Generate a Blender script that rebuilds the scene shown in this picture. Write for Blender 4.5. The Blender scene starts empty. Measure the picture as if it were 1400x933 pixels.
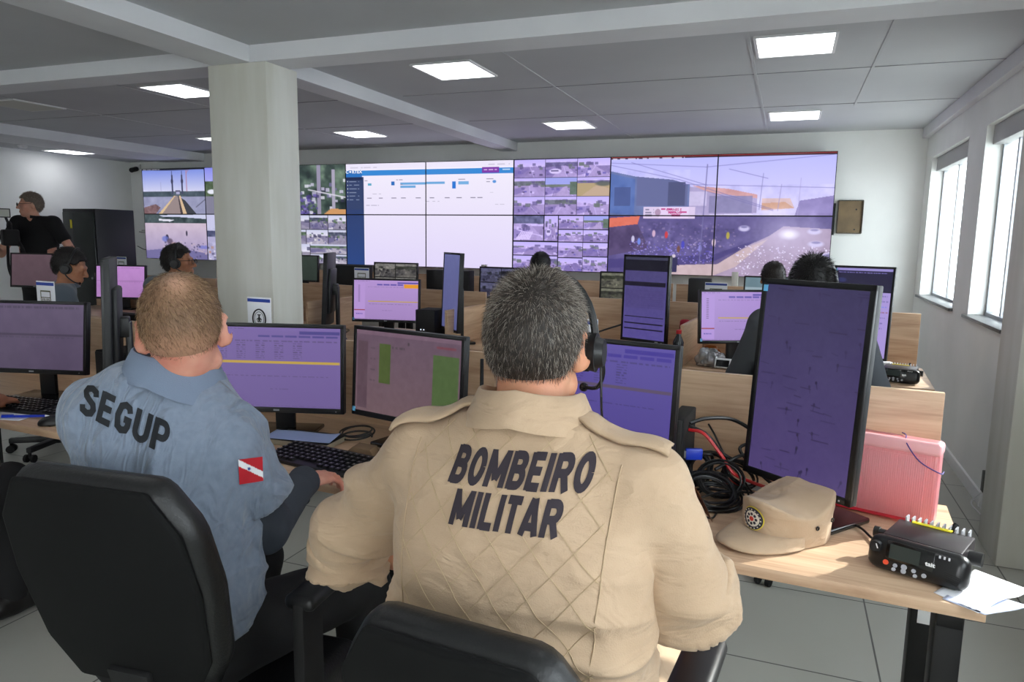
import bpy, bmesh, math, random
import numpy as np
from mathutils import Vector, Matrix, Euler
from mathutils.bvhtree import BVHTree
random.seed(7); RNG = np.random.default_rng(11)
EXPO = .7; SCR = 2 ** -EXPO
SC = bpy.context.scene
COL = SC.collection
PI = math.pi
def R(a): return math.radians(a)

# ------------------------------------------------------------------ materials
MATS = {}
def srgb(c):
    f = lambda v: v / 12.92 if v <= .04045 else ((v + .055) / 1.055) ** 2.4
    return tuple(f(x / 255.) for x in c)
def mat(name, rgb=(128, 128, 128), rough=.5, metal=0., spec=.5, bump=None, vary=None, emit=None, sheen=0., sss=0., coat=0., trans=0., alpha=1., fold=None):
    """rgb in 0-255 sRGB; bump=(scale, strength, stretch xyz); vary=(scale, rgb2, stretch)"""
    if name in MATS: return MATS[name]
    m = bpy.data.materials.new(name); m.use_nodes = True
    nt = m.node_tree; b = nt.nodes['Principled BSDF']
    b.inputs['Base Color'].default_value = (*srgb(rgb), 1)
    b.inputs['Roughness'].default_value = rough
    b.inputs['Metallic'].default_value = metal
    b.inputs['Specular IOR Level'].default_value = spec
    b.inputs['Sheen Weight'].default_value = sheen
    b.inputs['Subsurface Weight'].default_value = sss
    if sss: b.inputs['Subsurface Radius'].default_value = (.012, .004, .002); b.inputs['Subsurface Scale'].default_value = .6
    b.inputs['Coat Weight'].default_value = coat
    b.inputs['Transmission Weight'].default_value = trans
    b.inputs['Alpha'].default_value = alpha
    tc = nt.nodes.new('ShaderNodeTexCoord')
    def noise(scale, stretch, detail=4):
        mp = nt.nodes.new('ShaderNodeMapping'); mp.inputs['Scale'].default_value = stretch
        nt.links.new(tc.outputs['Object'], mp.inputs['Vector'])
        n = nt.nodes.new('ShaderNodeTexNoise'); n.inputs['Scale'].default_value = scale; n.inputs['Detail'].default_value = detail
        nt.links.new(mp.outputs['Vector'], n.inputs['Vector']); return n
    if vary:
        n = noise(vary[0], vary[2] if len(vary) > 2 else (1, 1, 1))
        r = nt.nodes.new('ShaderNodeValToRGB')
        r.color_ramp.elements[0].position = .35; r.color_ramp.elements[1].position = .65
        r.color_ramp.elements[0].color = (*srgb(rgb), 1); r.color_ramp.elements[1].color = (*srgb(vary[1]), 1)
        nt.links.new(n.outputs['Fac'], r.inputs['Fac']); nt.links.new(r.outputs['Color'], b.inputs['Base Color'])
    if bump:
        n = noise(bump[0], bump[2] if len(bump) > 2 else (1, 1, 1), 6)
        bp = nt.nodes.new('ShaderNodeBump'); bp.inputs['Strength'].default_value = bump[1]; bp.inputs['Distance'].default_value = .01
        nt.links.new(n.outputs['Fac'], bp.inputs['Height']); nt.links.new(bp.outputs['Normal'], b.inputs['Normal'])
    if fold:                                         # soft crumpling of cloth: (scale, strength, stretch)
        n = noise(fold[0], fold[2], 2); n.inputs['Distortion'].default_value = 1.2
        b2 = nt.nodes.new('ShaderNodeBump'); b2.inputs['Strength'].default_value = fold[1]; b2.inputs['Distance'].default_value = .03
        nt.links.new(n.outputs['Fac'], b2.inputs['Height']); nt.links.new(b2.outputs['Normal'], bp.inputs['Normal'])
    if emit:
        b.inputs['Emission Color'].default_value = (*srgb(emit[0]), 1); b.inputs['Emission Strength'].default_value = emit[1]
    MATS[name] = m; return m
def attr_mat(name, rough=.5, emit=0., spec=.5, base=True):
    if name in MATS: return MATS[name]
    m = bpy.data.materials.new(name); m.use_nodes = True
    nt = m.node_tree; b = nt.nodes['Principled BSDF']
    a = nt.nodes.new('ShaderNodeAttribute'); a.attribute_name = 'Col'
    b.inputs['Roughness'].default_value = rough; b.inputs['Specular IOR Level'].default_value = spec
    if base: nt.links.new(a.outputs['Color'], b.inputs['Base Color'])
    else: b.inputs['Base Color'].default_value = (.01, .01, .012, 1)
    if emit:
        nt.links.new(a.outputs['Color'], b.inputs['Emission Color']); b.inputs['Emission Strength'].default_value = emit
    MATS[name] = m; return m
def wood_mat(name, c1, c2, c3, axis=0, rough=.45):
    m = bpy.data.materials.new(name); m.use_nodes = True
    nt = m.node_tree; b = nt.nodes['Principled BSDF']; b.inputs['Roughness'].default_value = rough
    tc = nt.nodes.new('ShaderNodeTexCoord'); mp = nt.nodes.new('ShaderNodeMapping')
    s = [9, 9, 9]; s[axis] = 1.1; mp.inputs['Scale'].default_value = s
    nt.links.new(tc.outputs['Object'], mp.inputs['Vector'])
    n1 = nt.nodes.new('ShaderNodeTexNoise'); n1.inputs['Scale'].default_value = 1.3; n1.inputs['Detail'].default_value = 7; n1.inputs['Roughness'].default_value = .62; n1.inputs['Distortion'].default_value = .6
    nt.links.new(mp.outputs['Vector'], n1.inputs['Vector'])
    mp2 = nt.nodes.new('ShaderNodeMapping'); s2 = [60, 60, 60]; s2[axis] = 2; mp2.inputs['Scale'].default_value = s2
    nt.links.new(tc.outputs['Object'], mp2.inputs['Vector'])
    n2 = nt.nodes.new('ShaderNodeTexNoise'); n2.inputs['Scale'].default_value = 2.; n2.inputs['Detail'].default_value = 3
    nt.links.new(mp2.outputs['Vector'], n2.inputs['Vector'])
    mx = nt.nodes.new('ShaderNodeMix'); mx.data_type = 'FLOAT'; mx.inputs[0].default_value = .28
    nt.links.new(n1.outputs['Fac'], mx.inputs[2]); nt.links.new(n2.outputs['Fac'], mx.inputs[3])
    r = nt.nodes.new('ShaderNodeValToRGB'); e = r.color_ramp.elements
    e[0].position = .36; e[0].color = (*srgb(c1), 1); e[1].position = .64; e[1].color = (*srgb(c3), 1)
    x = e.new(.5); x.color = (*srgb(c2), 1)
    nt.links.new(mx.outputs[0], r.inputs['Fac']); nt.links.new(r.outputs['Color'], b.inputs['Base Color'])
    MATS[name] = m; return m

# ------------------------------------------------------------------ object helpers
def setp(o, label=None, cat=None, group=None, kind=None):
    if label: o['label'] = label
    if cat: o['category'] = cat
    if group: o['group'] = group
    if kind: o['kind'] = kind
    return o
def thing(name, label, cat, loc=(0, 0, 0), rz=0., group=None, rot=None):
    o = bpy.data.objects.new(name, None); COL.objects.link(o)
    o.empty_display_size = .05
    o.location = loc; o.rotation_euler = rot if rot else (0, 0, rz)
    return setp(o, label, cat, group)
def smooth_by_angle(me, ang=40):
    me.polygons.foreach_set('use_smooth', [True] * len(me.polygons))
    bm = bmesh.new(); bm.from_mesh(me); a = R(ang)
    for e in bm.edges:
        if len(e.link_faces) == 2 and e.calc_face_angle(0) > a: e.smooth = False
    bm.to_mesh(me); bm.free()
def link_mesh(name, me, parent=None, loc=None):
    o = bpy.data.objects.new(name, me); COL.objects.link(o)
    if parent: o.parent = parent
    if loc is not None: o.location = loc
    return o
def raw(name, verts, faces, m, parent=None, smooth=True, ang=None, loc=None):
    me = bpy.data.meshes.new(name)
    if isinstance(verts, np.ndarray): verts = verts.tolist()
    if isinstance(faces, np.ndarray): faces = faces.tolist()
    me.from_pydata(verts, [], faces)
    for x in (m if isinstance(m, (list, tuple)) else [m]): me.materials.append(x)
    if ang: smooth_by_angle(me, ang)
    elif smooth: me.polygons.foreach_set('use_smooth', [True] * len(me.polygons))
    me.update()
    return link_mesh(name, me, parent, loc)

class MB:
    """collects shapes into ONE mesh"""
    def __init__(s): s.bm = bmesh.new(); s.mi = 0
    def _add(s, bm2, M=None):
        if M is not None: bm2.transform(M)
        for f in bm2.faces: f.material_index = s.mi
        me = bpy.data.meshes.new('t'); bm2.to_mesh(me); bm2.free()
        s.bm.from_mesh(me); bpy.data.meshes.remove(me); return s
    def box(s, c, size, rot=(0, 0, 0), bev=0., seg=2, taper=None):
        b = bmesh.new(); bmesh.ops.create_cube(b, size=1)
        for v in b.verts:
            v.co.x *= size[0]; v.co.y *= size[1]; v.co.z *= size[2]
            if taper and v.co.z > 0: v.co.x *= taper[0]; v.co.y *= taper[1]
        if bev: bmesh.ops.bevel(b, geom=b.edges[:], offset=bev, segments=seg, affect='EDGES', profile=.5)
        return s._add(b, Matrix.Translation(c) @ Euler(rot).to_matrix().to_4x4())
    def box2(s, lo, hi, bev=0., seg=2):
        return s.box([(a + b) / 2 for a, b in zip(lo, hi)], [b - a for a, b in zip(lo, hi)], bev=bev, seg=seg)
    def cyl(s, a, b, r1, r2=None, n=20, caps=True):
        a = Vector(a); b = Vector(b); d = b - a; r2 = r1 if r2 is None else r2
        bm = bmesh.new(); bmesh.ops.create_cone(bm, cap_ends=caps, segments=n, radius1=r1, radius2=r2, depth=d.length)
        q = Vector((0, 0, 1)).rotation_difference(d.normalized())
        return s._add(bm, Matrix.Translation((a + b) / 2) @ q.to_matrix().to_4x4())
    def sph(s, c, r, n=16, rot=(0, 0, 0)):
        bm = bmesh.new(); bmesh.ops.create_uvsphere(bm, u_segments=n, v_segments=max(6, n // 2), radius=1)
        if not hasattr(r, '__len__'): r = (r, r, r)
        return s._add(bm, Matrix.Translation(c) @ Euler(rot).to_matrix().to_4x4() @ Matrix.Diagonal((*r, 1)))
    def tube(s, pts, r, n=8, closed=False):
        pts = [Vector(p) for p in pts]; N = len(pts); bm = bmesh.new(); rings = []
        up = Vector((0, 0, 1)); prev = None
        for i, p in enumerate(pts):
            if closed: t = pts[(i + 1) % N] - pts[i - 1]
            else: t = pts[min(i + 1, N - 1)] - pts[max(i - 1, 0)]
            if t.length < 1e-9: t = Vector((1, 0, 0))
            t.normalize()
            if prev is None:
                a = t.cross(up)
                if a.length < .1: a = t.cross(Vector((1, 0, 0)))
            else: a = prev - t * prev.dot(t)
            a.normalize(); prev = a; b = t.cross(a)
            rr = r[i] if hasattr(r, '__len__') else r
            rings.append([bm.verts.new(p + (a * math.cos(2 * PI * k / n) + b * math.sin(2 * PI * k / n)) * rr) for k in range(n)])
        for i in range(N if closed else N - 1):
            A = rings[i]; B = rings[(i + 1) % N]
            for k in range(n): bm.faces.new((A[k], A[(k + 1) % n], B[(k + 1) % n], B[k]))
        if not closed: bm.faces.new(rings[0][::-1]); bm.faces.new(rings[-1])
        bmesh.ops.recalc_face_normals(bm, faces=bm.faces)
        return s._add(bm)
    def prism(s, poly, lo, hi, axis=1, bev=0., M=None):
        """poly of (u,v); extruded along axis: 0 -> (y,z), 1 -> (x,z), 2 -> (x,y)"""
        bm = bmesh.new()
        mk = {0: lambda u, v, w: (w, u, v), 1: lambda u, v, w: (u, w, v), 2: lambda u, v, w: (u, v, w)}[axis]
        a = [bm.verts.new(mk(u, v, lo)) for u, v in poly]; b = [bm.verts.new(mk(u, v, hi)) for u, v in poly]
        n = len(poly); bm.faces.new(a); bm.faces.new(b[::-1])
        for i in range(n): bm.faces.new((a[i], b[i], b[(i + 1) % n], a[(i + 1) % n]))
        bmesh.ops.recalc_face_normals(bm, faces=bm.faces)
        if bev: bmesh.ops.bevel(bm, geom=bm.edges[:], offset=bev, segments=2, affect='EDGES', profile=.5)
        return s._add(bm, M)
    def lathe(s, prof, c=(0, 0, 0), n=24, M=None):
        bm = bmesh.new(); rings = []
        for r, z in prof: rings.append([bm.verts.new((c[0] + r * math.cos(2 * PI * k / n), c[1] + r * math.sin(2 * PI * k / n), c[2] + z)) for k in range(n)])
        for A, B in zip(rings, rings[1:]):
            for k in range(n): bm.faces.new((A[k], A[(k + 1) % n], B[(k + 1) % n], B[k]))
        bm.faces.new(rings[0][::-1]); bm.faces.new(rings[-1])
        bmesh.ops.remove_doubles(bm, verts=bm.verts, dist=1e-6); bmesh.ops.recalc_face_normals(bm, faces=bm.faces)
        return s._add(bm, M)
    def faces(s, verts, faces):
        bm = bmesh.new(); vs = [bm.verts.new(v) for v in verts]
        for f in faces: bm.faces.new([vs[i] for i in f])
        return s._add(bm)
    def xf(s, M): s.bm.transform(M); return s
    def obj(s, name, m, parent=None, ang=40, loc=None):
        me = bpy.data.meshes.new(name); s.bm.to_mesh(me); s.bm.free()
        for x in (m if isinstance(m, (list, tuple)) else [m]): me.materials.append(x)
        if ang: smooth_by_angle(me, ang)
        return link_mesh(name, me, parent, loc)
def copy_tree(o, parent=None):
    c = o.copy(); COL.objects.link(c)
    if parent: c.parent = parent
    for ch in [x for x in bpy.data.objects if x.parent == o]: copy_tree(ch, c)
    return c
def spline(pts, n=8):
    """Catmull-Rom"""
    P = [Vector(p) for p in pts]; P = [P[0] * 2 - P[1]] + P + [P[-1] * 2 - P[-2]]; out = []
    for i in range(1, len(P) - 2):
        a, b, c, d = P[i - 1:i + 3]
        for k in range(n):
            t = k / n
            out.append(.5 * ((2 * b) + (c - a) * t + (2 * a - 5 * b + 4 * c - d) * t * t + (3 * b - a - 3 * c + d) * t ** 3))
    return out + [P[-2]]
def text_bm(s, size, bold=0., xs=1., shear=0., maxedge=None):
    cu = bpy.data.curves.new('txt', 'FONT'); cu.body = s; cu.size = size; cu.offset = bold; cu.shear = shear
    cu.align_x = 'CENTER'; cu.align_y = 'CENTER'; cu.resolution_u = 4
    o = bpy.data.objects.new('txt', cu); COL.objects.link(o); bpy.context.view_layer.update()
    me = bpy.data.meshes.new_from_object(o.evaluated_get(bpy.context.evaluated_depsgraph_get()))
    bpy.data.objects.remove(o); bpy.data.curves.remove(cu)
    bm = bmesh.new(); bm.from_mesh(me); bpy.data.meshes.remove(me)
    for v in bm.verts: v.co.x *= xs
    bmesh.ops.remove_doubles(bm, verts=bm.verts, dist=1e-5)
    bmesh.ops.triangulate(bm, faces=bm.faces)
    if maxedge:
        for _ in range(5):
            es = [e for e in bm.edges if e.calc_length() > maxedge]
            if not es: break
            bmesh.ops.subdivide_edges(bm, edges=es, cuts=1); bmesh.ops.triangulate(bm, faces=bm.faces)
    return bm
def strip(pts, w):
    """flat stroke of width w along 2D points -> quads"""
    P = [Vector(p) for p in pts]; L = []
    for i, p in enumerate(P):
        a = (P[i] - P[i - 1]).normalized() if i else None; b = (P[i + 1] - P[i]).normalized() if i < len(P) - 1 else None
        t = (a + b).normalized() if a is not None and b is not None else (a or b); n = Vector((-t.y, t.x)); k = 1 / max(.5, n.dot(Vector((-(a or b).y, (a or b).x)))); L.append((p + n * w / 2 * k, p - n * w / 2 * k))
    return [[L[i][0], L[i][1], L[i + 1][1], L[i + 1][0]] for i in range(len(L) - 1)]
def arc(cx, cy, rx, ry, a0, a1, n=9): return [(cx + rx * math.cos(R(a0 + (a1 - a0) * i / n)), cy + ry * math.sin(R(a0 + (a1 - a0) * i / n))) for i in range(n + 1)]
BLOCK = {
    'B': (.64, [[(.095, 0), (.095, 1)], [(.1, .905)] + arc(.34, .715, .18, .19, 90, -90) + [(.1, .525)], [(.1, .525)] + arc(.36, .31, .19, .215, 90, -90) + [(.1, .095)]]),
    'O': (.68, [arc(.34, .5, .235, .405, 0, 360, 22)]), 'M': (.82, [[(.095, 0), (.095, 1)], [(.725, 0), (.725, 1)], [(.10, .93), (.41, .2)], [(.72, .93), (.41, .2)]]),
    'E': (.56, [[(.095, 0), (.095, 1)], [(.1, .905), (.53, .905)], [(.1, .51), (.49, .51)], [(.1, .095), (.54, .095)]]), 'I': (.2, [[(.1, 0), (.1, 1)]]),
    'R': (.66, [[(.095, 0), (.095, 1)], [(.1, .905)] + arc(.36, .69, .19, .215, 90, -90) + [(.1, .475)], [(.36, .47), (.57, 0)]]), 'L': (.54, [[(.095, 0), (.095, 1)], [(.1, .095), (.52, .095)]]),
    'T': (.58, [[(.29, 0), (.29, 1)], [(.01, .905), (.57, .905)]]), 'A': (.7, [[(.08, 0), (.33, 1)], [(.62, 0), (.37, 1)], [(.16, .25), (.54, .25)]]),
    'S': (.64, [[(.54, .70), (.5, .84), (.33, .905), (.16, .85), (.11, .73), (.17, .61), (.33, .52), (.49, .43), (.55, .29), (.49, .15), (.33, .095), (.15, .15), (.1, .3)]]),
    'G': (.66, [[(.55, .70), (.49, .85), (.33, .905), (.17, .82), (.1, .5), (.17, .18), (.33, .095), (.5, .15), (.55, .28), (.55, .46), (.36, .46)]]),
    'U': (.66, [[(.1, 1), (.1, .34)] + arc(.33, .33, .23, .235, 180, 360) + [(.56, .34), (.56, 1)]]), 'P': (.62, [[(.095, 0), (.095, 1)], [(.1, .905)] + arc(.34, .665, .19, .24, 90, -90) + [(.1, .425)]])}
def block_text(s, w, h, shear=0., gap=.12, t=.19, edge=.006):
    """bold condensed lettering as a flat mesh, centred, w x h metres"""
    x = 0; q = []
    for ch in s:
        W_, st = BLOCK[ch]
        for p in st: q += [[(v.x + x, v.y) for v in f] for f in strip(p, t)]
        x += W_ + gap
    x -= gap; bm = bmesh.new()
    for f in q: bm.faces.new([bm.verts.new(((u / x - .5) * w + (v - .5) * shear * h, (v - .5) * h, 0)) for u, v in f])
    bmesh.ops.recalc_face_normals(bm, faces=bm.faces); bmesh.ops.triangulate(bm, faces=bm.faces)
    for _ in range(5):
        es = [e for e in bm.edges if e.calc_length() > edge]
        if not es: break
        bmesh.ops.subdivide_edges(bm, edges=es, cuts=1); bmesh.ops.triangulate(bm, faces=bm.faces)
    return bm
def flat_text(name, s, size, m, parent, M, bold=0., xs=1., shear=0.):
    """text lying in the XY plane of M"""
    bm = text_bm(s, size, bold, xs, shear); bm.transform(M)
    me = bpy.data.meshes.new(name); bm.to_mesh(me); bm.free(); me.materials.append(m)
    return link_mesh(name, me, parent)
FRONT = Matrix(((1, 0, 0, 0), (0, 0, -1, 0), (0, 1, 0, 0), (0, 0, 0, 1)))   # XY plane -> XZ plane facing -Y

# ------------------------------------------------------------------ camera (25 mm, eye height 1.5 m)
F, CX, CY = 985., 700., 466.5
v3 = Vector((-100, 6834, F)).normalized(); v1 = Vector((380, -141, F)); v1 = (v1 - v3 * v1.dot(v3)).normalized(); v2 = v3.cross(v1)
cam = bpy.data.objects.new('camera', bpy.data.cameras.new('camera')); COL.objects.link(cam); SC.camera = cam
cam.data.sensor_fit = 'HORIZONTAL'; cam.data.sensor_width = 36; cam.data.lens = 36 * F / 1400; cam.data.clip_start = .02
W = Matrix((v2, v1, -v3))                       # world <- (x right, y down, z forward)
Mc = W @ Matrix(((1, 0, 0), (0, -1, 0), (0, 0, -1)))
cam.matrix_world = Matrix.Translation((0, 0, 1.5)) @ Mc.to_4x4()
CAMP = Vector((0, 0, 1.5))
def ray(px, py): return W @ Vector(((px - CX) / F, (py - CY) / F, 1))
def onx(px, py, x): d = ray(px, py); return CAMP + d * (x / d.x)
def ony(px, py, y): d = ray(px, py); return CAMP + d * (y / d.y)
def onz(px, py, z): d = ray(px, py); return CAMP + d * ((z - 1.5) / d.z)
# ================================================================== SDF modelling (bodies, clothes, cap)
f4 = np.float32
class SDF:
    def __init__(s, lo, hi, h):
        s.lo = np.array(lo, float); s.h = h
        n = np.ceil((np.array(hi) - s.lo) / h).astype(int) + 1
        s.n = n; s.ax = [(s.lo[i] + h * np.arange(n[i])).astype(f4) for i in range(3)]
        s.d = np.full(n, .5, f4)
    def ev(s, f, lo, hi, k=.01, op='u'):
        pad = k + 2.5 * s.h
        a = np.clip(np.floor((np.array(lo) - pad - s.lo) / s.h).astype(int), 0, s.n)
        b = np.clip(np.ceil((np.array(hi) + pad - s.lo) / s.h).astype(int) + 1, 0, s.n)
        if (b <= a).any(): return s
        X = s.ax[0][a[0]:b[0], None, None]; Y = s.ax[1][None, a[1]:b[1], None]; Z = s.ax[2][None, None, a[2]:b[2]]
        v = f(X, Y, Z).astype(f4); sl = tuple(slice(a[i], b[i]) for i in range(3)); d = s.d[sl]
        if op == 'u':
            if k > 0:
                h = np.clip(.5 + .5 * (d - v) / k, 0, 1); s.d[sl] = d * (1 - h) + v * h - k * h * (1 - h)
            else: s.d[sl] = np.minimum(d, v)
        elif op == 's':
            if k > 0:
                v = -v; h = np.clip(.5 - .5 * (d - v) / k, 0, 1); s.d[sl] = d * (1 - h) + v * h + k * h * (1 - h)
            else: s.d[sl] = np.maximum(d, -v)
        return s
    def cone(s, a, b, r1, r2=None, k=.01, op='u', sq=None):
        """rounded cone; sq=(dir, f): flatten along dir by f"""
        a = np.array(a, float); b = np.array(b, float); r2 = r1 if r2 is None else r2; ab = b - a; L = max(ab @ ab, 1e-9); rm = max(r1, r2)
        def f(X, Y, Z):
            px, py, pz = X - a[0], Y - a[1], Z - a[2]
            if sq is not None:
                q = (px * sq[0][0] + py * sq[0][1] + pz * sq[0][2]) * (1 / sq[1] - 1)
                px = px + q * sq[0][0]; py = py + q * sq[0][1]; pz = pz + q * sq[0][2]
            t = np.clip((px * ab[0] + py * ab[1] + pz * ab[2]) / L, 0, 1)
            return np.sqrt((px - t * ab[0]) ** 2 + (py - t * ab[1]) ** 2 + (pz - t * ab[2]) ** 2) - (r1 + (r2 - r1) * t)
        return s.ev(f, np.minimum(a, b) - rm, np.maximum(a, b) + rm, k, op)
    def ell(s, c, r, M=None, k=.01, op='u'):
        """ellipsoid, M 3x3 rows = local axes in world"""
        c = np.array(c, float); r = np.array(r, float); rm = r.max(); M = np.eye(3) if M is None else np.array(M)
        def f(X, Y, Z):
            px, py, pz = X - c[0], Y - c[1], Z - c[2]
            q = [(px * M[i][0] + py * M[i][1] + pz * M[i][2]) for i in range(3)]
            k0 = np.sqrt(sum((q[i] / r[i]) ** 2 for i in range(3))); k1 = np.sqrt(sum((q[i] / r[i] ** 2) ** 2 for i in range(3)))
            return k0 * (k0 - 1) / np.maximum(k1, 1e-6)
        return s.ev(f, c - rm, c + rm, k, op)
    def merge(s, o, k=.006):
        if k > 0:
            h = np.clip(.5 + .5 * (s.d - o.d) / k, 0, 1); s.d = s.d * (1 - h) + o.d * h - k * h * (1 - h)
        else: s.d = np.minimum(s.d, o.d)
        return s
    def twin(s):
        o = SDF.__new__(SDF); o.lo, o.h, o.n, o.ax = s.lo, s.h, s.n, s.ax; o.d = np.full(s.n, .5, f4); return o
    def torso(s, c, yaw, prof, k=.02, p=2.5, grow=0., roll=0.):
        """prof rows (z, half width, half depth, y shift, x shift); vertical sweep about c, turned by yaw"""
        P = np.array([list(r) + [0] * (5 - len(r)) for r in prof], float); z0, z1 = P[0, 0], P[-1, 0]; cy, sy = math.cos(yaw), math.sin(yaw)
        zz = np.linspace(z0, z1, 60); cols = []
        for j in range(1, 5):
            v = np.interp(zz, P[:, 0], P[:, j]); v = np.convolve(np.pad(v, 4, 'edge'), np.ones(9) / 9, 'valid'); cols.append(v)
        def f(X, Y, Z):
            l0 = (X - c[0]) * cy + (Y - c[1]) * sy; Ze = Z + roll * l0 * np.clip((Z - z0) / max(z1 - z0, 1e-6) * 1.6, 0, 1) if roll else Z
            a, b, oy, ox = [np.interp(Ze, zz, cc) for cc in cols]
            lx = l0 - ox; ly = -(X - c[0]) * sy + (Y - c[1]) * cy - oy
            a = a + grow; b = b + grow
            q = (np.abs(lx / a) ** p + np.abs(ly / b) ** p) ** (1 / p)
            d = (q - 1) * np.minimum(a, b)
            return np.maximum(d, np.maximum(z0 - Z, Ze - z1))
        m = P[:, 1:3].max() + .12
        return s.ev(f, (c[0] - m, c[1] - m, z0), (c[0] + m, c[1] + m, z1 + abs(roll) * .25), k)
    def cut(s, pt, nrm, lo, hi, k=.004):
        """remove the half space pt + nrm inside a box"""
        n = np.array(nrm, float); n /= np.linalg.norm(n); pt = np.array(pt, float)
        return s.ev(lambda X, Y, Z: -((X - pt[0]) * n[0] + (Y - pt[1]) * n[1] + (Z - pt[2]) * n[2]), lo, hi, k, 's')
    def mesh(s, smooth=1):
        d = s.d; sg = d < 0; n = np.array(d.shape) - 1
        c = np.zeros(n, np.uint8)
        offs = [(i, j, k) for i in (0, 1) for j in (0, 1) for k in (0, 1)]
        for o in offs: c += sg[o[0]:o[0] + n[0], o[1]:o[1] + n[1], o[2]:o[2] + n[2]]
        act = (c > 0) & (c < 8); idx = np.argwhere(act); vid = np.full(n, -1, np.int32); vid[act] = np.arange(len(idx))
        acc = np.zeros((len(idx), 3)); cnt = np.zeros(len(idx))
        val = {o: d[idx[:, 0] + o[0], idx[:, 1] + o[1], idx[:, 2] + o[2]] for o in offs}
        for a in offs:
            for ax in range(3):
                if a[ax]: continue
                b = list(a); b[ax] = 1; b = tuple(b); da, db = val[a], val[b]; cr = (da < 0) != (db < 0)
                t = da / np.where(cr, da - db, 1); p = np.tile(np.array(a, float), (len(idx), 1)); p[:, ax] += t
                acc[cr] += p[cr]; cnt[cr] += 1
        V = (idx + acc / np.maximum(cnt, 1)[:, None]) * s.h + s.lo
        Fs = []
        for ax in range(3):
            u, w = (ax + 1) % 3, (ax + 2) % 3
            A = [slice(None)] * 3; A[ax] = slice(0, -1); B = [slice(None)] * 3; B[ax] = slice(1, None)
            ch = np.argwhere(sg[tuple(A)] != sg[tuple(B)])
            ok = (ch[:, u] > 0) & (ch[:, w] > 0) & (ch[:, u] < n[u]) & (ch[:, w] < n[w]); ch = ch[ok]
            ins = sg[ch[:, 0], ch[:, 1], ch[:, 2]]
            q = []
            for du, dw in ((-1, -1), (0, -1), (0, 0), (-1, 0)):
                e = ch.copy(); e[:, u] += du; e[:, w] += dw; q.append(vid[e[:, 0], e[:, 1], e[:, 2]])
            q = np.stack(q, 1); q[~ins] = q[~ins][:, ::-1]; Fs.append(q)
        Fq = np.concatenate(Fs); Fq = Fq[(Fq >= 0).all(1)]
        for _ in range(smooth):
            S = np.zeros_like(V); C = np.zeros(len(V))
            for i in range(4):
                for j in (1, 3):
                    np.add.at(S, Fq[:, i], V[Fq[:, (i + j) % 4]]); np.add.at(C, Fq[:, i], 1)
            V = .5 * V + .5 * S / np.maximum(C, 1)[:, None]
        return V, Fq
def normals(V, Fq):
    n = np.cross(V[Fq[:, 2]] - V[Fq[:, 0]], V[Fq[:, 3]] - V[Fq[:, 1]]); N = np.zeros_like(V)
    for i in range(4): np.add.at(N, Fq[:, i], n)
    return N / np.maximum(np.linalg.norm(N, axis=1), 1e-9)[:, None]
_perm = RNG.random((32, 32, 32))
def vnoise(P):
    """smooth value noise 0..1, P (n,3)"""
    i = np.floor(P).astype(int); f = P - i; f = f * f * (3 - 2 * f); out = 0
    for a in (0, 1):
        for b in (0, 1):
            for c in (0, 1):
                w = (f[:, 0] if a else 1 - f[:, 0]) * (f[:, 1] if b else 1 - f[:, 1]) * (f[:, 2] if c else 1 - f[:, 2])
                out = out + w * _perm[(i[:, 0] + a) % 32, (i[:, 1] + b) % 32, (i[:, 2] + c) % 32]
    return out
def wrinkle(V, Fq, amp, freq, stretch=(1, 1, 1), mask=None, off=0.):
    """cloth folds: ridged noise pushed along the normals"""
    N = normals(V, Fq); q = vnoise(V * np.array(stretch) * freq + off) - .5; w = vnoise(V * freq * .35 + 9.1)
    r = (1 - np.abs(q) * 4).clip(-1, 1) * (w - .2).clip(0, 1)
    if mask is not None: r = r * mask
    return V + N * (amp * r)[:, None]
def folds(V, Fq, amp, f, mask=1., off=0., warp=.6):
    """sharp creases: ridged noise, f = frequency per axis"""
    N = normals(V, Fq); w = np.stack([vnoise(V * 5 + off + 3.3 * i) for i in range(3)], 1) - .5; P = (V + w * .12 * warp) * np.array(f) + off
    r = 1 - np.abs(vnoise(P) - .5) * 4; r = np.clip(r, -.4, 1); r = np.sign(r) * np.abs(r) ** 1.5; g = np.clip(vnoise(V * 6 + off * 2) * 2 - .55, 0, 1)
    return V + N * (amp * r * g * mask)[:, None]
def colored(o, cols):
    """per-vertex colour attribute (linear)"""
    at = o.data.color_attributes.new('Col', 'FLOAT_COLOR', 'POINT')
    c = np.ones((len(o.data.vertices), 4), f4); c[:, :3] = cols; at.data.foreach_set('color', c.ravel()); return o
def lin(c):
    c = np.asarray(c, float); return np.where(c <= .04045, c / 12.92, ((c + .055) / 1.055) ** 2.4)

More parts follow.
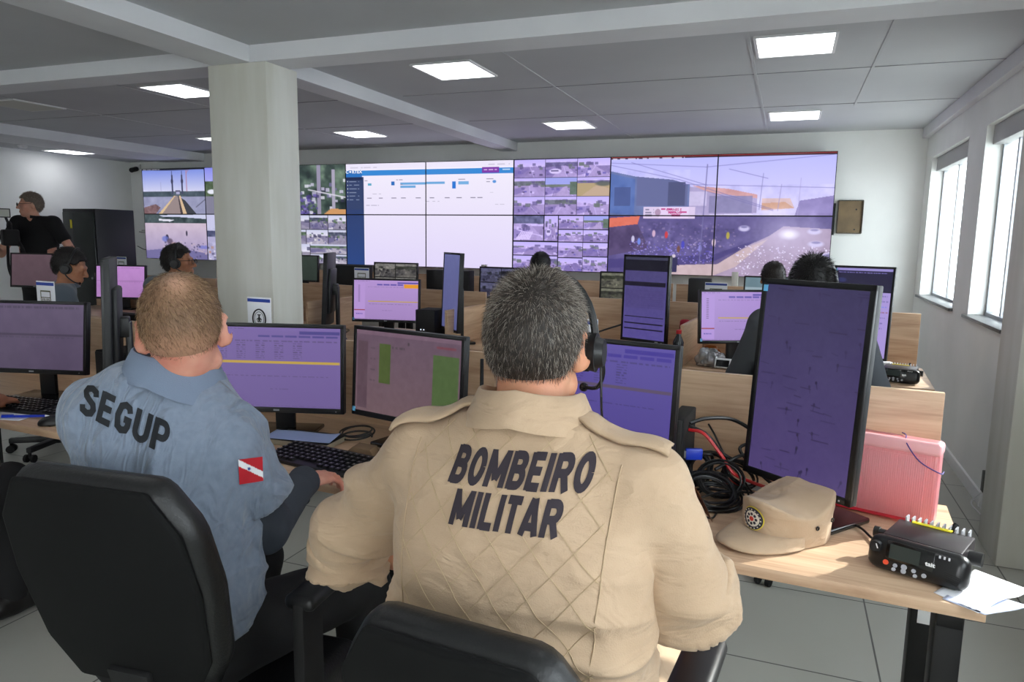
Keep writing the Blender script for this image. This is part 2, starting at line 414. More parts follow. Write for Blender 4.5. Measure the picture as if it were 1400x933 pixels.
# ================================================================== picture painting for screens (colour grids)
class Can:
    def __init__(s, w, h, col=(0, 0, 0)):
        s.w, s.h = w, h; s.a = np.zeros((h, w, 3)); s.a[:] = np.array(col) / 255.
        s.yy, s.xx = np.mgrid[0:h, 0:w]; s.u = (s.xx + .5) / w; s.v = (s.yy + .5) / h
    def rect(s, x0, y0, x1, y1, c, al=1.):
        m = (s.u >= x0) & (s.u < x1) & (s.v >= y0) & (s.v < y1); s.a[m] = s.a[m] * (1 - al) + np.array(c) / 255. * al; return s
    def poly(s, pts, c, al=1.):
        ins = np.zeros((s.h, s.w), bool); n = len(pts)
        for i in range(n):
            (x0, y0), (x1, y1) = pts[i], pts[(i + 1) % n]
            if y0 == y1: continue
            cr = ((s.v >= y0) != (s.v >= y1)) & (s.u < (x1 - x0) * (s.v - y0) / (y1 - y0) + x0); ins ^= cr
        s.a[ins] = s.a[ins] * (1 - al) + np.array(c) / 255. * al; return s
    def line(s, x0, y0, x1, y1, c, wd=1., al=1.):
        px, py = s.u * s.w, s.v * s.h; a = np.array([x0 * s.w, y0 * s.h]); b = np.array([x1 * s.w, y1 * s.h]); d = b - a; L = max(d @ d, 1e-9)
        t = np.clip(((px - a[0]) * d[0] + (py - a[1]) * d[1]) / L, 0, 1); q = np.hypot(px - a[0] - t * d[0], py - a[1] - t * d[1])
        k = (np.clip(wd / 2 + .5 - q, 0, 1) * al)[..., None]; s.a = s.a * (1 - k) + np.array(c) / 255. * k; return s
    def disc(s, x, y, rx, ry, c, al=1., soft=0.):
        q = np.hypot((s.u - x) / rx, (s.v - y) / ry)
        k = np.clip((1 - q) / max(soft, 1e-3), 0, 1) * al; s.a = s.a * (1 - k[..., None]) + np.array(c) / 255. * k[..., None]; return s
    def grad(s, x0, y0, x1, y1, c0, c1, al=1.):
        m = (s.u >= x0) & (s.u < x1) & (s.v >= y0) & (s.v < y1); t = ((s.v - y0) / (y1 - y0)).clip(0, 1)[..., None]
        g = (np.array(c0) * (1 - t) + np.array(c1) * t) / 255.; s.a[m] = s.a[m] * (1 - al) + g[m] * al; return s
    def speck(s, x0, y0, x1, y1, n, cols, r=(.5, 1.5), al=.8, seed=0):
        rg = random.Random(seed)
        for _ in range(n):
            c = rg.choice(cols); x = rg.uniform(x0, x1); y = rg.uniform(y0, y1); k = rg.uniform(*r)
            i0, i1 = int(max(0, x * s.w - k)), int(min(s.w, x * s.w + k + 1)); j0, j1 = int(max(0, y * s.h - k * .7)), int(min(s.h, y * s.h + k * .7 + 1))
            s.a[j0:j1, i0:i1] = s.a[j0:j1, i0:i1] * (1 - al) + np.array(c) / 255. * al
        return s
    def mottle(s, x0, y0, x1, y1, amp, scale=12., seed=0, tint=(1, 1, 1)):
        m = (s.u >= x0) & (s.u < x1) & (s.v >= y0) & (s.v < y1)
        P = np.stack([s.u.ravel() * scale + seed * 3.7, s.v.ravel() * scale * s.h / s.w + seed, np.full(s.w * s.h, seed * 1.3)], 1)
        n = (vnoise(P) + .5 * vnoise(P * 2.3 + 5) + .3 * vnoise(P * 5.1) - .9).reshape(s.h, s.w)[..., None] * amp * np.array(tint)
        s.a[m] = (s.a + n)[m].clip(0, 1); return s
    def dashes(s, x0, y0, x1, y, c, seed=0, al=.7, h=.012):
        rg = random.Random(seed); x = x0
        while x < x1:
            w = rg.uniform(.01, .05); s.rect(x, y, min(x + w, x1), y + h, c, al); x += w + rg.uniform(.006, .02)
        return s
    def sub(s, x0, y0, x1, y1):
        c = Can(int((x1 - x0) * s.w), int((y1 - y0) * s.h)); j, i = int(y0 * s.h), int(x0 * s.w); c.a = s.a[j:j + c.h, i:i + c.w].copy(); return c
    def blit(s, c, x0, y0, x1, y1):
        j0, j1, i0, i1 = int(round(y0 * s.h)), int(round(y1 * s.h)), int(round(x0 * s.w)), int(round(x1 * s.w))
        jj = (np.linspace(0, c.h - 1, j1 - j0)).astype(int); ii = (np.linspace(0, c.w - 1, i1 - i0)).astype(int)
        s.a[j0:j1, i0:i1] = c.a[jj][:, ii]; return s
def screen_obj(name, can, w, h, parent, y=0., m=None, loc=None, u0=0., u1=1., v0=0., v1=1.):
    """picture shown on a flat panel in the local XZ plane facing -Y, centred"""
    a = can.a
    nu = max(2, int(round((u1 - u0) * can.w))); nv = max(2, int(round((v1 - v0) * can.h)))
    jj = np.clip((v0 * can.h + np.arange(nv)), 0, can.h - 1).astype(int); ii = np.clip((u0 * can.w + np.arange(nu)), 0, can.w - 1).astype(int)
    a = a[jj][:, ii]; X = np.linspace(-w / 2, w / 2, nu); Z = np.linspace(h / 2, -h / 2, nv)
    V = np.zeros((nv, nu, 3)); V[..., 0] = X[None]; V[..., 1] = y; V[..., 2] = Z[:, None]
    idx = np.arange(nu * nv).reshape(nv, nu)
    Fq = np.stack([idx[:-1, :-1], idx[1:, :-1], idx[1:, 1:], idx[:-1, 1:]], -1).reshape(-1, 4)
    o = raw(name, V.reshape(-1, 3), Fq, m or attr_mat('screen_glow', rough=.35, emit=SCR, base=False, spec=.35), parent, smooth=False, loc=loc)
    return colored(o, lin(a.reshape(-1, 3).clip(0, 1)))
# ================================================================== palette
WALL = mat('wall_paint', (242, 243, 241), rough=.7, bump=(30, .03), vary=(1.2, (228, 230, 227)))
COLP = mat('column_paint', (226, 226, 220), rough=.7, vary=(2.2, (206, 205, 194), (2.2, 2.2, .35)), bump=(30, .03))
CEIL = mat('ceiling_paint', (198, 200, 203), rough=.8, vary=(.8, (188, 190, 194)))
BEAMP = mat('beam_paint', (226, 227, 230), rough=.75, vary=(1.5, (214, 215, 219)))
WHITE = mat('white_plastic', (235, 236, 236), rough=.45)
PAPER = mat('paper', (238, 240, 246), rough=.8)
BLACK = mat('black_plastic', (17, 18, 20), rough=.42)
BLACKM = mat('matt_black', (12, 12, 13), rough=.75)
GLOSSK = mat('gloss_black', (10, 10, 12), rough=.15)
BEZEL = mat('monitor_bezel', (16, 17, 19), rough=.35)
HOUSE = mat('monitor_housing', (30, 32, 35), rough=.5)
LEATHER = mat('black_leatherette', (14, 15, 16), rough=.45, bump=(160, .12))
FABK = mat('black_fabric', (24, 26, 27), rough=.85, bump=(300, .15))
STEEL = mat('steel', (160, 163, 168), rough=.3, metal=1)
ALU = mat('aluminium', (150, 153, 158), rough=.4, metal=.7)
DKMET = mat('black_metal', (14, 14, 15), rough=.5, metal=.3)
WOODX = wood_mat('oak_laminate', (170, 136, 108), (196, 164, 134), (213, 184, 153), 0)
WOODY = wood_mat('oak_laminate_across', (170, 136, 108), (196, 164, 134), (213, 184, 153), 1)
GRANITE = mat('granite_sill', (96, 98, 100), rough=.35, vary=(90, (66, 68, 70)))
RED = mat('red_plastic', (190, 30, 35), rough=.35)
BLUE = mat('blue_plastic', (30, 60, 190), rough=.35)
YELLOW = mat('yellow_label', (232, 214, 40), rough=.5)
ORANGE = mat('orange_plastic', (176, 96, 26), rough=.35)
LBLUE = mat('sticker_blue', (110, 190, 235), rough=.4)
INK = mat('black_ink', (22, 20, 26), rough=.7)
BLUEINK = mat('blue_ink', (40, 70, 165), rough=.6)
def S(o): return setp(o, kind='structure')

# ================================================================== room
XR, YB, XL, YF = 1.13, 7.72, -8.67, -3.2
ZC, ZS = 2.544, 2.453
m = bpy.data.materials.new('floor_tile'); m.use_nodes = True; nt = m.node_tree; b = nt.nodes['Principled BSDF']
tc = nt.nodes.new('ShaderNodeTexCoord'); mp = nt.nodes.new('ShaderNodeMapping'); mp.inputs['Location'].default_value = (-.39, -2.575, 0)
br = nt.nodes.new('ShaderNodeTexBrick'); br.offset = 0; br.inputs['Scale'].default_value = 1; br.inputs['Brick Width'].default_value = .62; br.inputs['Row Height'].default_value = .62
br.inputs['Mortar Size'].default_value = .0035; br.inputs['Color1'].default_value = (*srgb((188, 188, 180)), 1); br.inputs['Color2'].default_value = (*srgb((180, 181, 172)), 1); br.inputs['Mortar'].default_value = (*srgb((92, 92, 88)), 1)
nt.links.new(tc.outputs['Object'], mp.inputs['Vector']); nt.links.new(mp.outputs['Vector'], br.inputs['Vector']); nt.links.new(br.outputs['Color'], b.inputs['Base Color']); b.inputs['Roughness'].default_value = .28
FLOORM = m
S(MB().box2((XL - .2, YF - .2, -.1), (XR + .3, YB + .2, 0)).obj('floor', FLOORM, ang=None))
S(MB().box2((-7.7, YF - .2, ZC), (XR + .3, YB + .2, ZC + .1)).obj('ceiling', CEIL, ang=None))
S(MB().box2((XL - .2, YF - .2, 2.456), (-7.7, YB + .2, 2.55)).obj('ceiling_bay', CEIL, ang=None))
S(MB().box2((XL - .2, YB, 0), (XR + .3, YB + .2, 2.7)).obj('wall_back', WALL, ang=None))
S(MB().box2((XL - .2, YF, 0), (XL, YB, 2.6)).obj('wall_left', WALL, ang=None))
FW = [(-4.3, -3.7), (-.3, .7)]; mb = MB(); mb.box2((XL - .2, YF - .2, 0), (XR + .3, YF, .9)); mb.box2((XL - .2, YF - .2, 2.3), (XR + .3, YF, 2.7)); ee = [XL - .2] + [e for w in FW for e in w] + [XR + .3]  # unseen openings added behind the camera to light surfaces facing it
for i in range(0, len(ee), 2): mb.box2((ee[i], YF - .2, .9), (ee[i + 1], YF, 2.3))
S(mb.obj('wall_front', WALL, ang=None))
# right wall with window openings
WIN = [(6.0, 7.42), (4.62, 5.51), (1.9, 3.25), (-.6, 1.2), (-2.8, -1.2)]; Z0, Z1, WT = 1.02, 2.25, .22  # last two are out of view, added for daylight from the camera side
mb = MB(); ys = [YB]
mb.box2((XR, YF, 0), (XR + WT, YB, Z0)); mb.box2((XR, YF, Z1), (XR + WT, YB, 2.7))
edges = [YB] + [e for w in WIN for e in (w[1], w[0])] + [YF]
for i in range(0, len(edges), 2): mb.box2((XR, edges[i + 1], Z0), (XR + WT, edges[i], Z1))
S(mb.obj('wall_right', WALL, ang=None))
GLASS = bpy.data.materials.new('window_glass'); GLASS.use_nodes = True; nt = GLASS.node_tree; nt.nodes.remove(nt.nodes['Principled BSDF'])
tr = nt.nodes.new('ShaderNodeBsdfTransparent'); tr.inputs[0].default_value = (.93, .96, .97, 1); gl = nt.nodes.new('ShaderNodeBsdfGlossy'); gl.inputs['Roughness'].default_value = .03
mx = nt.nodes.new('ShaderNodeMixShader'); mx.inputs[0].default_value = .07; nt.links.new(tr.outputs[0], mx.inputs[1]); nt.links.new(gl.outputs[0], mx.inputs[2]); nt.links.new(mx.outputs[0], nt.nodes['Material Output'].inputs[0])
for i, (a, b_) in enumerate(WIN):
    w = S(thing('window_%d' % (i + 1), None, None, (XR + .12, (a + b_) / 2, Z0)))
    L = b_ - a; H = Z1 - Z0; g = MB()
    for yy in (-L / 2 + .015, L / 2 - .015): g.box((0, yy, H / 2), (.045, .03, H))
    g.box((0, 0, .02), (.05, L, .04)); g.box((0, 0, H - .015), (.05, L, .03)); g.box((.005, .12, H / 2), (.04, .035, H))
    g.obj('window_frame', ALU, w)
    sh_ = .42 if i == 2 else .12                    # third shutter, out of view, lowered to keep sun off the polo man
    MB().box((-.035, 0, H - sh_ / 2), (.09, L, sh_), bev=.004).obj('shutter_box', mat('shutter_grey', (170, 171, 171), rough=.6), w)
    MB().box((.004, 0, H / 2), (.006, L - .04, H - .05)).obj('pane', GLASS, w, ang=None)
    MB().box((-.065, 0, .008), (.17, L + .06, .022), bev=.003).obj('window_sill', GRANITE, w)
# beams, columns
def beam(n, lo, hi): S(MB().box2(lo, hi).obj(n, BEAMP, ang=None))
beam('beam_near', (-3.2, 3.42, ZS), (XR, 3.64, ZC)); beam('beam_far_bay', (XL, 3.44, ZS), (-3.2, 3.67, ZC))
beam('beam_along', (-3.17, YF, ZS), (-2.9, 3.42, ZC)); beam('beam_to_screens', (-3.09, 3.64, ZS), (-2.9, YB, ZC))
beam('beam_drop', (-8.05, YF, 2.44), (-7.35, YB, 2.6)); beam('beam_right', (XR - .05, YF, ZC - .09), (XR + .1, YB, ZC + .02))
S(MB().box2((-3.2, 3.42, 0), (-2.79, 3.70, ZS), bev=.006).obj('column_middle', COLP))
S(MB().box2((1.0, 3.81, 0), (XR + .02, 4.15, ZC), bev=.006).obj('column_window', COLP))
# skirting, ceiling joints
S(MB().box2((XR - .015, YF, 0), (XR + .01, YB, .08), bev=.003).obj('baseboard_right', WHITE))
S(MB().box2((XL, YB - .015, 0), (XR, YB + .01, .08), bev=.003).obj('baseboard_back', WHITE))
S(MB().box2((XL - .01, YF, 0), (XL + .015, YB, .08), bev=.003).obj('baseboard_left', WHITE))
JOINT = mat('ceiling_joint', (190, 192, 195), rough=.8); k = 1
for x, y0, y1 in ((.40, 3.64, 6.3), (-.27, 3.64, 7.7), (-1.6, 3.64, 7.7), (-4.6, 3.67, 7.7), (-5.9, 3.67, 7.7)):
    S(MB().box2((x - .008, y0, ZC - .004), (x + .008, y1, ZC + .002)).obj('trim_%d' % k, JOINT)); k += 1
for y in (4.98, 6.2):
    for x0, x1 in ((-.27, XR), (-2.8, -.27), (-7.3, -3.1)): S(MB().box2((x0, y - .004, ZC - .003), (x1, y + .004, ZC + .002)).obj('trim_%d' % k, mat('ceiling_seam', (150, 152, 156), rough=.8))); k += 1
# ceiling light panels
LAMP = mat('lamp_diffuser', (255, 255, 255), rough=.6, emit=((250, 252, 255), 3.5))
lamp_labels = {
    (-.04, 4.31): 'square ceiling light nearest the windows, just beyond the near beam', (-2.05, 4.31): 'square ceiling light just beyond the near beam, beside the column',
    (-4.28, 4.31): 'square ceiling light behind the column, partly cut off by its edge', (-.03, 6.65): 'small far ceiling light above the street scene displays',
    (-1.98, 6.65): 'small far ceiling light above the display of nine camera tiles', (-4.24, 6.65): 'small far ceiling light above the white dashboard display',
    (-6.03, 6.65): 'small far ceiling light mostly hidden by the square column', (-8.25, 6.5): 'ceiling light in the lower bay above the black server rack'}
offl = [(-.04, 1.5), (-2.05, 1.5), (-4.28, 1.5), (-6.03, 1.5), (-.04, -1.0), (-2.05, -1.0), (-4.28, -1.0), (-6.03, -1.0)]  # unseen lamps carrying the rows on, put in for their light
for (x, y) in list(lamp_labels) + offl:
    z = 2.456 if x < -8 else ZC
    t = thing('ceiling_light', lamp_labels.get((x, y), 'square white ceiling light behind the camera, outside the picture'), 'ceiling light', (x, y, z), group='square ceiling lights')
    g = MB()
    for sx in (-1, 1): g.box((sx * .197, 0, -.004), (.016, .44, .012)); g.box((0, sx * .217, -.004), (.40, .016, .012))
    g.obj('light_frame', WHITE, t); MB().box((0, 0, -.003), (.38, .42, .008)).obj('diffuser', LAMP, t)
t = thing('ceiling_light', 'unlit dull ceiling panel in the dark bay beyond the column', 'ceiling light', (-6.1, 4.4, ZC))
MB().box((0, 0, -.004), (.42, .46, .01), bev=.002).obj('light_frame', WHITE, t); MB().box((0, 0, -.007), (.38, .42, .008)).obj('diffuser', mat('unlit_diffuser', (200, 200, 192), rough=.6), t)
t = thing('smoke_detector', 'small round white smoke detector on the bay ceiling', 'detector', (-8.25, 5.9, 2.456))
MB().lathe([(.05, 0), (.05, -.012), (.035, -.03), (.0, -.032)]).obj('detector_body', WHITE, t)
# things on the back wall
t = thing('security_camera', 'small black bullet security camera high in the far corner', 'camera', (-8.5, YB, 2.36))
MB().cyl((0, -.05, 0), (.05, -.18, -.03), .032).obj('camera_body', BLACK, t)
g = MB(); g.box((0, -.01, .03), (.07, .02, .07), bev=.004); g.cyl((0, -.01, .03), (.0, -.07, 0), .012); g.obj('bracket', WHITE, t)
setp(MB().tube(spline([(-8.34, YB - .01, 2.3), (-8.33, YB - .03, 2.2), (-8.39, YB - .04, 2.16), (-8.43, YB - .03, 2.21)]), .012).obj('cable_conduit', WHITE), 'curled white cable conduit below the corner security camera', 'conduit')
t = thing('junction_box', 'open brown wall box with two screw holes beside the displays', 'wall box', (.525, YB, 1.74))
g = MB(); W2, H2 = .215, .31
for sx in (-1, 1): g.box((sx * W2 / 2, -.012, 0), (.008, .03, H2)); g.box((0, -.012, sx * H2 / 2), (W2, .03, .008))
g.obj('box_rim', mat('dark_rim', (70, 62, 50), rough=.6), t)
MB().box((0, -.004, 0), (W2 - .01, .01, H2 - .01)).obj('back_plate', mat('brown_plate', (128, 106, 76), rough=.6, vary=(6, (104, 88, 64))), t)
g = MB(); g.cyl((.05, -.008, .07), (.05, -.016, .07), .008); g.cyl((.045, -.008, -.12), (.045, -.016, -.12), .008); g.obj('screw', BLACK, t)
g = MB()
for zz in (1.62, 1.68, 2.0, 2.06): pass
for (a, c) in (((-8.24, 7.6, 1.60), (-8.5, 7.7, 1.52)), ((-8.24, 7.6, 1.55), (-8.55, 7.7, 1.5)), ((-8.24, 7.6, 1.27), (-8.6, 7.7, 1.30))):
    g.tube(spline([a, ((a[0] + c[0]) / 2, 7.66, (a[2] + c[2]) / 2 - .03), c]), .005, 6)
setp(g.obj('wall_cable', BLACK), 'thin black cables running behind the river display to the wall', 'cable')
setp(MB().tube(spline([(-7.85, 7.6, 1.16), (-7.86, 7.62, 1.0), (-7.92, 7.64, .9), (-7.98, 7.66, .6), (-7.98, 7.66, .3), (-7.98, 7.66, .0)]), .035, 8).obj('corrugated_hose', BLACK), 'thick black cable hose hanging below the river boat display', 'hose')
t = thing('wall_socket', 'dark wall socket low down beside the window column', 'socket', (XR, 4.62, .17))
MB().box((-.012, 0, 0), (.024, .06, .12), bev=.004).obj('socket_box', mat('dark_socket', (58, 58, 52), rough=.5), t)
g = MB(); g.tube(spline([(-.02, -.02, -.06), (-.05, -.08, -.12), (-.03, -.16, -.1), (-.06, -.25, -.15)]), .004, 6); g.tube(spline([(-.02, 0, -.06), (-.06, .03, -.14), (-.04, -.1, -.16)]), .004, 6); g.obj('socket_lead', WHITE, t)
# server rack
t = thing('server_rack', 'tall black server rack with a glass door standing by the far wall', 'server rack', (-7.865, 6.5, 0))
g = MB(); g.box2((-.265, -.26, .02), (.265, .28, 1.76), bev=.008); g.obj('rack_body', mat('rack_black', (22, 24, 26), rough=.4), t)
MB().box((0, -.268, .89), (.5, .016, 1.66), bev=.004).obj('glass_door', mat('rack_glass', (42, 48, 46), rough=.12), t)
g = MB(); g.cyl((.2, -.28, .95), (.2, -.30, .95), .012); g.obj('door_lock', STEEL, t)
setp(MB().box((-7.98, 6.225, 1.58), (.03, .006, .1)).obj('rack_sticker', YELLOW), 'small yellow sticker on the glass door of the server rack', 'sticker')

# outside: pale building across the yard
OUT = mat('outside_wall', (236, 238, 240), rough=.9)
g = MB(); g.box2((4.6, -6, -1), (5, 16, 1.45)); setp(g.obj('neighbour_wall', OUT), 'pale yard wall seen through the windows', 'wall')
g = MB()
g.prism([(5.0, 1.45), (9.5, 2.6), (9.5, 2.66), (5.0, 1.51)], 4.5, 15, axis=1)
for i in range(40):
    y = 4.6 + i * .26; g.cyl((4.98, y, 1.52), (9.5, y, 2.68), .05, n=6)
setp(g.obj('neighbour_roof', mat('outside_roof', (206, 212, 218), rough=.7)), 'pale corrugated roof seen faintly through the far windows', 'roof')
setp(MB().box2((1.4, -8, -.6), (12, 18, -.5)).box2((-14, -14, -.6), (1.4, YF - .25, -.5)).obj('yard_ground', mat('yard', (205, 205, 200), rough=.9)), 'pale concrete yard outside the windows', 'ground', kind='structure')
# sky, sun
w = bpy.data.worlds.new('World'); SC.world = w; w.use_nodes = True
w.node_tree.nodes['Background'].inputs[0].default_value = (.94, .97, 1, 1); w.node_tree.nodes['Background'].inputs[1].default_value = 5.9
su = bpy.data.objects.new('sun', bpy.data.lights.new('sun', 'SUN')); COL.objects.link(su); su.data.energy = 6.; su.data.angle = R(.6); su.data.color = (1, .95, .86)
dirv = Vector((-.63, -.57, -.50)); su.rotation_euler = dirv.to_track_quat('-Z', 'Y').to_euler(); su.location = (4, 5, 4)
SC.view_settings.view_transform = 'Standard'; SC.view_settings.look = 'None'; SC.view_settings.exposure = EXPO; SC.view_settings.gamma = 1
SC.view_settings.use_curve_mapping = False
SC.cycles.use_denoising = True; SC.cycles.max_bounces = 10; SC.cycles.diffuse_bounces = 8
# ================================================================== pictures
def street():
    c = Can(440, 236, (205, 205, 240)); c.grad(0, 0, 1, .5, (190, 195, 245), (226, 222, 248))
    c.poly([(0, .12), (.2, .2), (.38, .24), (.38, .55), (0, .55)], (112, 128, 168)); c.poly([(0, .14), (.12, .19), (.12, .5), (0, .48)], (92, 120, 175)); c.mottle(0, .12, .38, .5, .10, 14, 2)
    c.poly([(.13, .17), (.3, .2), (.37, .24), (.37, .42), (.13, .42)], (104, 112, 150)); c.rect(.28, .22, .36, .42, (74, 80, 112), .8); c.rect(.02, .26, .1, .42, (70, 84, 130), .7)
    c.poly([(.38, .26), (.6, .3), (.68, .33), (.68, .48), (.38, .5)], (178, 170, 200)); c.poly([(.39, .25), (.55, .28), (.68, .33), (.68, .36), (.47, .31)], (216, 168, 160)); c.rect(.38, .3, .46, .42, (214, 208, 228), .8); c.rect(.47, .34, .66, .48, (136, 134, 168), .8)
    c.poly([(.7, .36), (.82, .36), (.84, .44), (.7, .46)], (226, 200, 190)); c.poly([(.7, .4), (.8, .39), (.84, .44), (.7, .45)], (214, 164, 120), .7); c.poly([(.86, .38), (1, .34), (1, .55), (.84, .52)], (150, 140, 186)); c.mottle(.38, .25, 1, .56, .10, 20, 5)
    c.rect(0, .5, 1, 1, (96, 88, 136)); c.mottle(0, .48, 1, 1, .12, 18, 8)
    c.poly([(0, .52), (.15, .5), (.14, .57), (0, .6)], (228, 120, 92)); c.poly([(0, .6), (.14, .57), (.2, .78), (0, .85)], (90, 76, 112)); c.mottle(0, .55, .3, .8, .16, 16, 3)
    c.rect(.165, .43, .41, .52, (226, 212, 228)); c.rect(.24, .43, .38, .52, (236, 220, 236))
    for r_, (a, b_) in enumerate(((.25, .31), (.285, .37), (.3, .355))): c.dashes(a, .44 + r_ * .025, b_, .44 + r_ * .025, (196, 40, 120), 4 + r_, .9, .014)
    for r_ in range(3): c.dashes(.175, .445 + r_ * .024, .215, .445 + r_ * .024, (120, 120, 140), 8 + r_, .8, .012)
    c.disc(.235, .475, .014, .03, (170, 140, 160), .8)
    c.poly([(.42, 1), (.52, .86), (.74, .66), (.8, .58), (1, .6), (1, 1)], (176, 160, 176)); c.poly([(.3, 1), (.33, .92), (.5, .88), (.74, .68), (.6, .92), (.5, 1)], (206, 186, 178))
    c.poly([(0, .88), (.2, .86), (.5, .82), (.7, .68), (.52, .9), (.3, .92), (0, .96)], (74, 66, 120), .8); c.mottle(.3, .6, 1, 1, .08, 24, 12)
    c.speck(.1, .72, .5, .9, 260, [(130, 120, 220), (170, 160, 235), (90, 80, 180), (200, 190, 240)], (.4, 1.2), .6, 1); c.speck(.6, .74, 1, .99, 260, [(250, 248, 255), (225, 215, 240)], (.3, 1.), .8, 2)
    c.speck(.15, .56, .6, .76, 160, [(60, 54, 84), (100, 90, 140), (150, 140, 190), (210, 190, 200)], (.8, 2.4), .3, 3)
    for x, y, q in ((.36, .74, (70, 70, 190)), (.34, .78, (120, 80, 60)), (.12, .7, (220, 220, 235)), (.15, .72, (120, 150, 230)), (.5, .72, (230, 210, 210)), (.28, .66, (220, 60, 60)), (.22, .65, (225, 190, 200)), (.44, .77, (150, 150, 220)), (.56, .66, (190, 180, 60))):
        c.disc(x, y, .009, .035, q, .9, .3)
    c.poly([(.3, .85), (.34, .85), (.335, .98), (.31, .98)], (52, 50, 84)); c.disc(.32, .84, .009, .016, (225, 215, 210), 1, .2); c.line(.32, .87, .345, .92, (52, 50, 84), 1.5)
    for x, y, sx in ((.63, .6, .03), (.93, .62, .035), (.94, .72, .04)): c.disc(x, y, sx, .03, (216, 214, 236), .9, .4); c.disc(x, y - .012, sx * .6, .012, (120, 116, 160), .8, .4)
    c.poly([(.9, .84), (1, .78), (1, .93), (.9, .95)], (228, 224, 240), .9); c.poly([(.92, .83), (1, .79), (1, .84)], (140, 136, 176), .8)
    c.line(.455, .08, .44, .9, (120, 118, 160), 2.2, .8); c.line(.7, .16, .69, .45, (150, 150, 190), 1.6, .8); c.line(.78, .25, .77, .46, (160, 156, 196), 1.4, .8); c.line(.86, .2, .855, .5, (170, 166, 205), 1.2, .7)
    for a in ((0, .05, .45, .1), (.45, .1, 1, .02), (.1, .05, .46, .25), (.46, .3, .75, .46), (.33, .2, .75, .45), (.35, .24, 1, .28), (.55, .12, .72, .2), (0, .07, .33, .2)): c.line(*a, (120, 116, 168), 1.3, .65)
    c.disc(.82, .645, .2, .25, (240, 235, 255), .55, 1.); c.disc(.825, .645, .05, .05, (255, 255, 255), 1, .7)
    c.rect(0, 0, 1, .022, (60, 26, 40)); c.rect(0, 0, 1, .008, (150, 50, 44)); c.dashes(.01, .012, .35, .012, (235, 235, 240), 3, .8, .014)
    c.a = (c.a * np.array([.98, .96, 1.04])).clip(0, 1); return c
def tile_cam(seed, base=None):
    rg = random.Random(seed); c = Can(64, 40, (190, 188, 206)); k = seed % 6
    c.grad(0, 0, 1, .4, (205, 208, 235), (225, 222, 240))
    if k in (0, 2, 4): c.rect(0, .15, 1, .42, rg.choice([(92, 112, 92), (86, 92, 112), (70, 74, 104)])); c.mottle(0, .1, 1, .45, .25, 9, seed)
    c.rect(0, .4, 1, 1, rg.choice([(152, 146, 166), (134, 128, 158), (172, 166, 182)]))
    x = rg.uniform(.3, .7); c.poly([(x - .05, .35), (x + .08, .35), (1.1, 1), (rg.uniform(-.2, .4), 1)], rg.choice([(178, 172, 190), (150, 144, 168), (120, 114, 150)]))
    if k in (1, 3): c.poly([(0, .3), (.35, .35), (.2, 1), (0, 1)], (204, 198, 216)); c.line(.3, .36, .2, 1, (240, 238, 245), 1.5)
    c.mottle(0, .3, 1, 1, .10, 10, seed + 3)
    c.speck(0, .45, 1, .9, rg.randint(4, 9), [(240, 240, 245), (60, 58, 90), (80, 80, 150), (48, 44, 70)], (1.2, 3.2), .8, seed)
    c.poly([(rg.uniform(-.2, .1), .55), (rg.uniform(.3, .6), .5), (rg.uniform(.2, .5), .8), (-.1, .95)], (96, 92, 140), .55); c.line(rg.uniform(.4, .6), .4, rg.uniform(.2, .9), 1, (232, 230, 242), 1.2, .7)
    c.speck(0, .2, 1, .5, 8, [(80, 110, 70), (70, 70, 100)], (2, 5), .7, seed + 7)
    if base == 'green': c.rect(0, .3, 1, 1, (186, 178, 84)); c.poly([(.1, 1), (.6, .4), (1, .6), (1, 1)], (204, 190, 110)); c.disc(.8, .32, .3, .16, (60, 84, 50), .9, .4)
    if base == 'road': c.rect(0, 0, 1, .45, (158, 186, 220)); c.rect(0, .35, 1, .5, (96, 126, 80)); c.poly([(.3, 1), (.62, .45), (.7, .45), (.75, 1)], (186, 180, 190)); c.rect(.78, .2, 1, .9, (70, 110, 60)); c.mottle(0, .3, 1, 1, .12, 8, seed)
    if base == 'cross':
        for i in range(7): c.poly([(.05 + i * .07, .95), (.12 + i * .07, .95), (.3 + i * .06, .62), (.26 + i * .06, .62)], (238, 236, 244))
        c.line(.1, .55, .95, .8, (236, 234, 244), 1.5); c.rect(0, 0, 1, .3, (74, 92, 104)); c.mottle(0, 0, 1, .4, .25, 10, seed)
    if base == 'car': c.disc(.3, .65, .22, .16, (238, 240, 246), 1, .2); c.rect(.15, .58, .4, .68, (60, 64, 84), .8)
    return c
def lilac(s, bb):
    t = tile_cam(s, bb); t.a = (t.a * np.array([.72, .68, .84]) + np.array([.19, .16, .22])).clip(0, 1); return t
def mosaic_top():
    c = Can(198, 110, (20, 20, 30)); bs = [None, 'car', None, None, 'road', 'green', None, None, None]
    for j in range(3):
        for i in range(3): c.blit(lilac(11 + j * 3 + i, bs[j * 3 + i]), i / 3 + .004, j / 3 + .006, (i + 1) / 3 - .002, (j + 1) / 3 - .004)
    return c
def mosaic_low():
    c = Can(198, 110, (20, 20, 30))
    for q, (x0, y0, x1, y1, s, bb) in enumerate([(0, 0, .33, .46, 31, 'cross'), (.335, 0, .48, .46, 33, 'car'), (.485, 0, .74, .24, 35, None), (.745, 0, 1, .24, 37, 'road'), (.485, .25, .74, .47, 39, None), (.745, .25, 1, .47, 41, None),
            (0, .48, .48, .72, 45, None), (.485, .48, .74, .75, 43, None), (.745, .48, 1, .72, 47, None), (0, .73, .3, 1, 51, None), (.305, .73, .48, 1, 52, None), (.485, .76, .74, 1, 55, None), (.745, .73, 1, 1, 57, None)]):
        c.blit(lilac(s, bb), x0 + .003, y0 + .004, x1, y1 - .004)
    return c
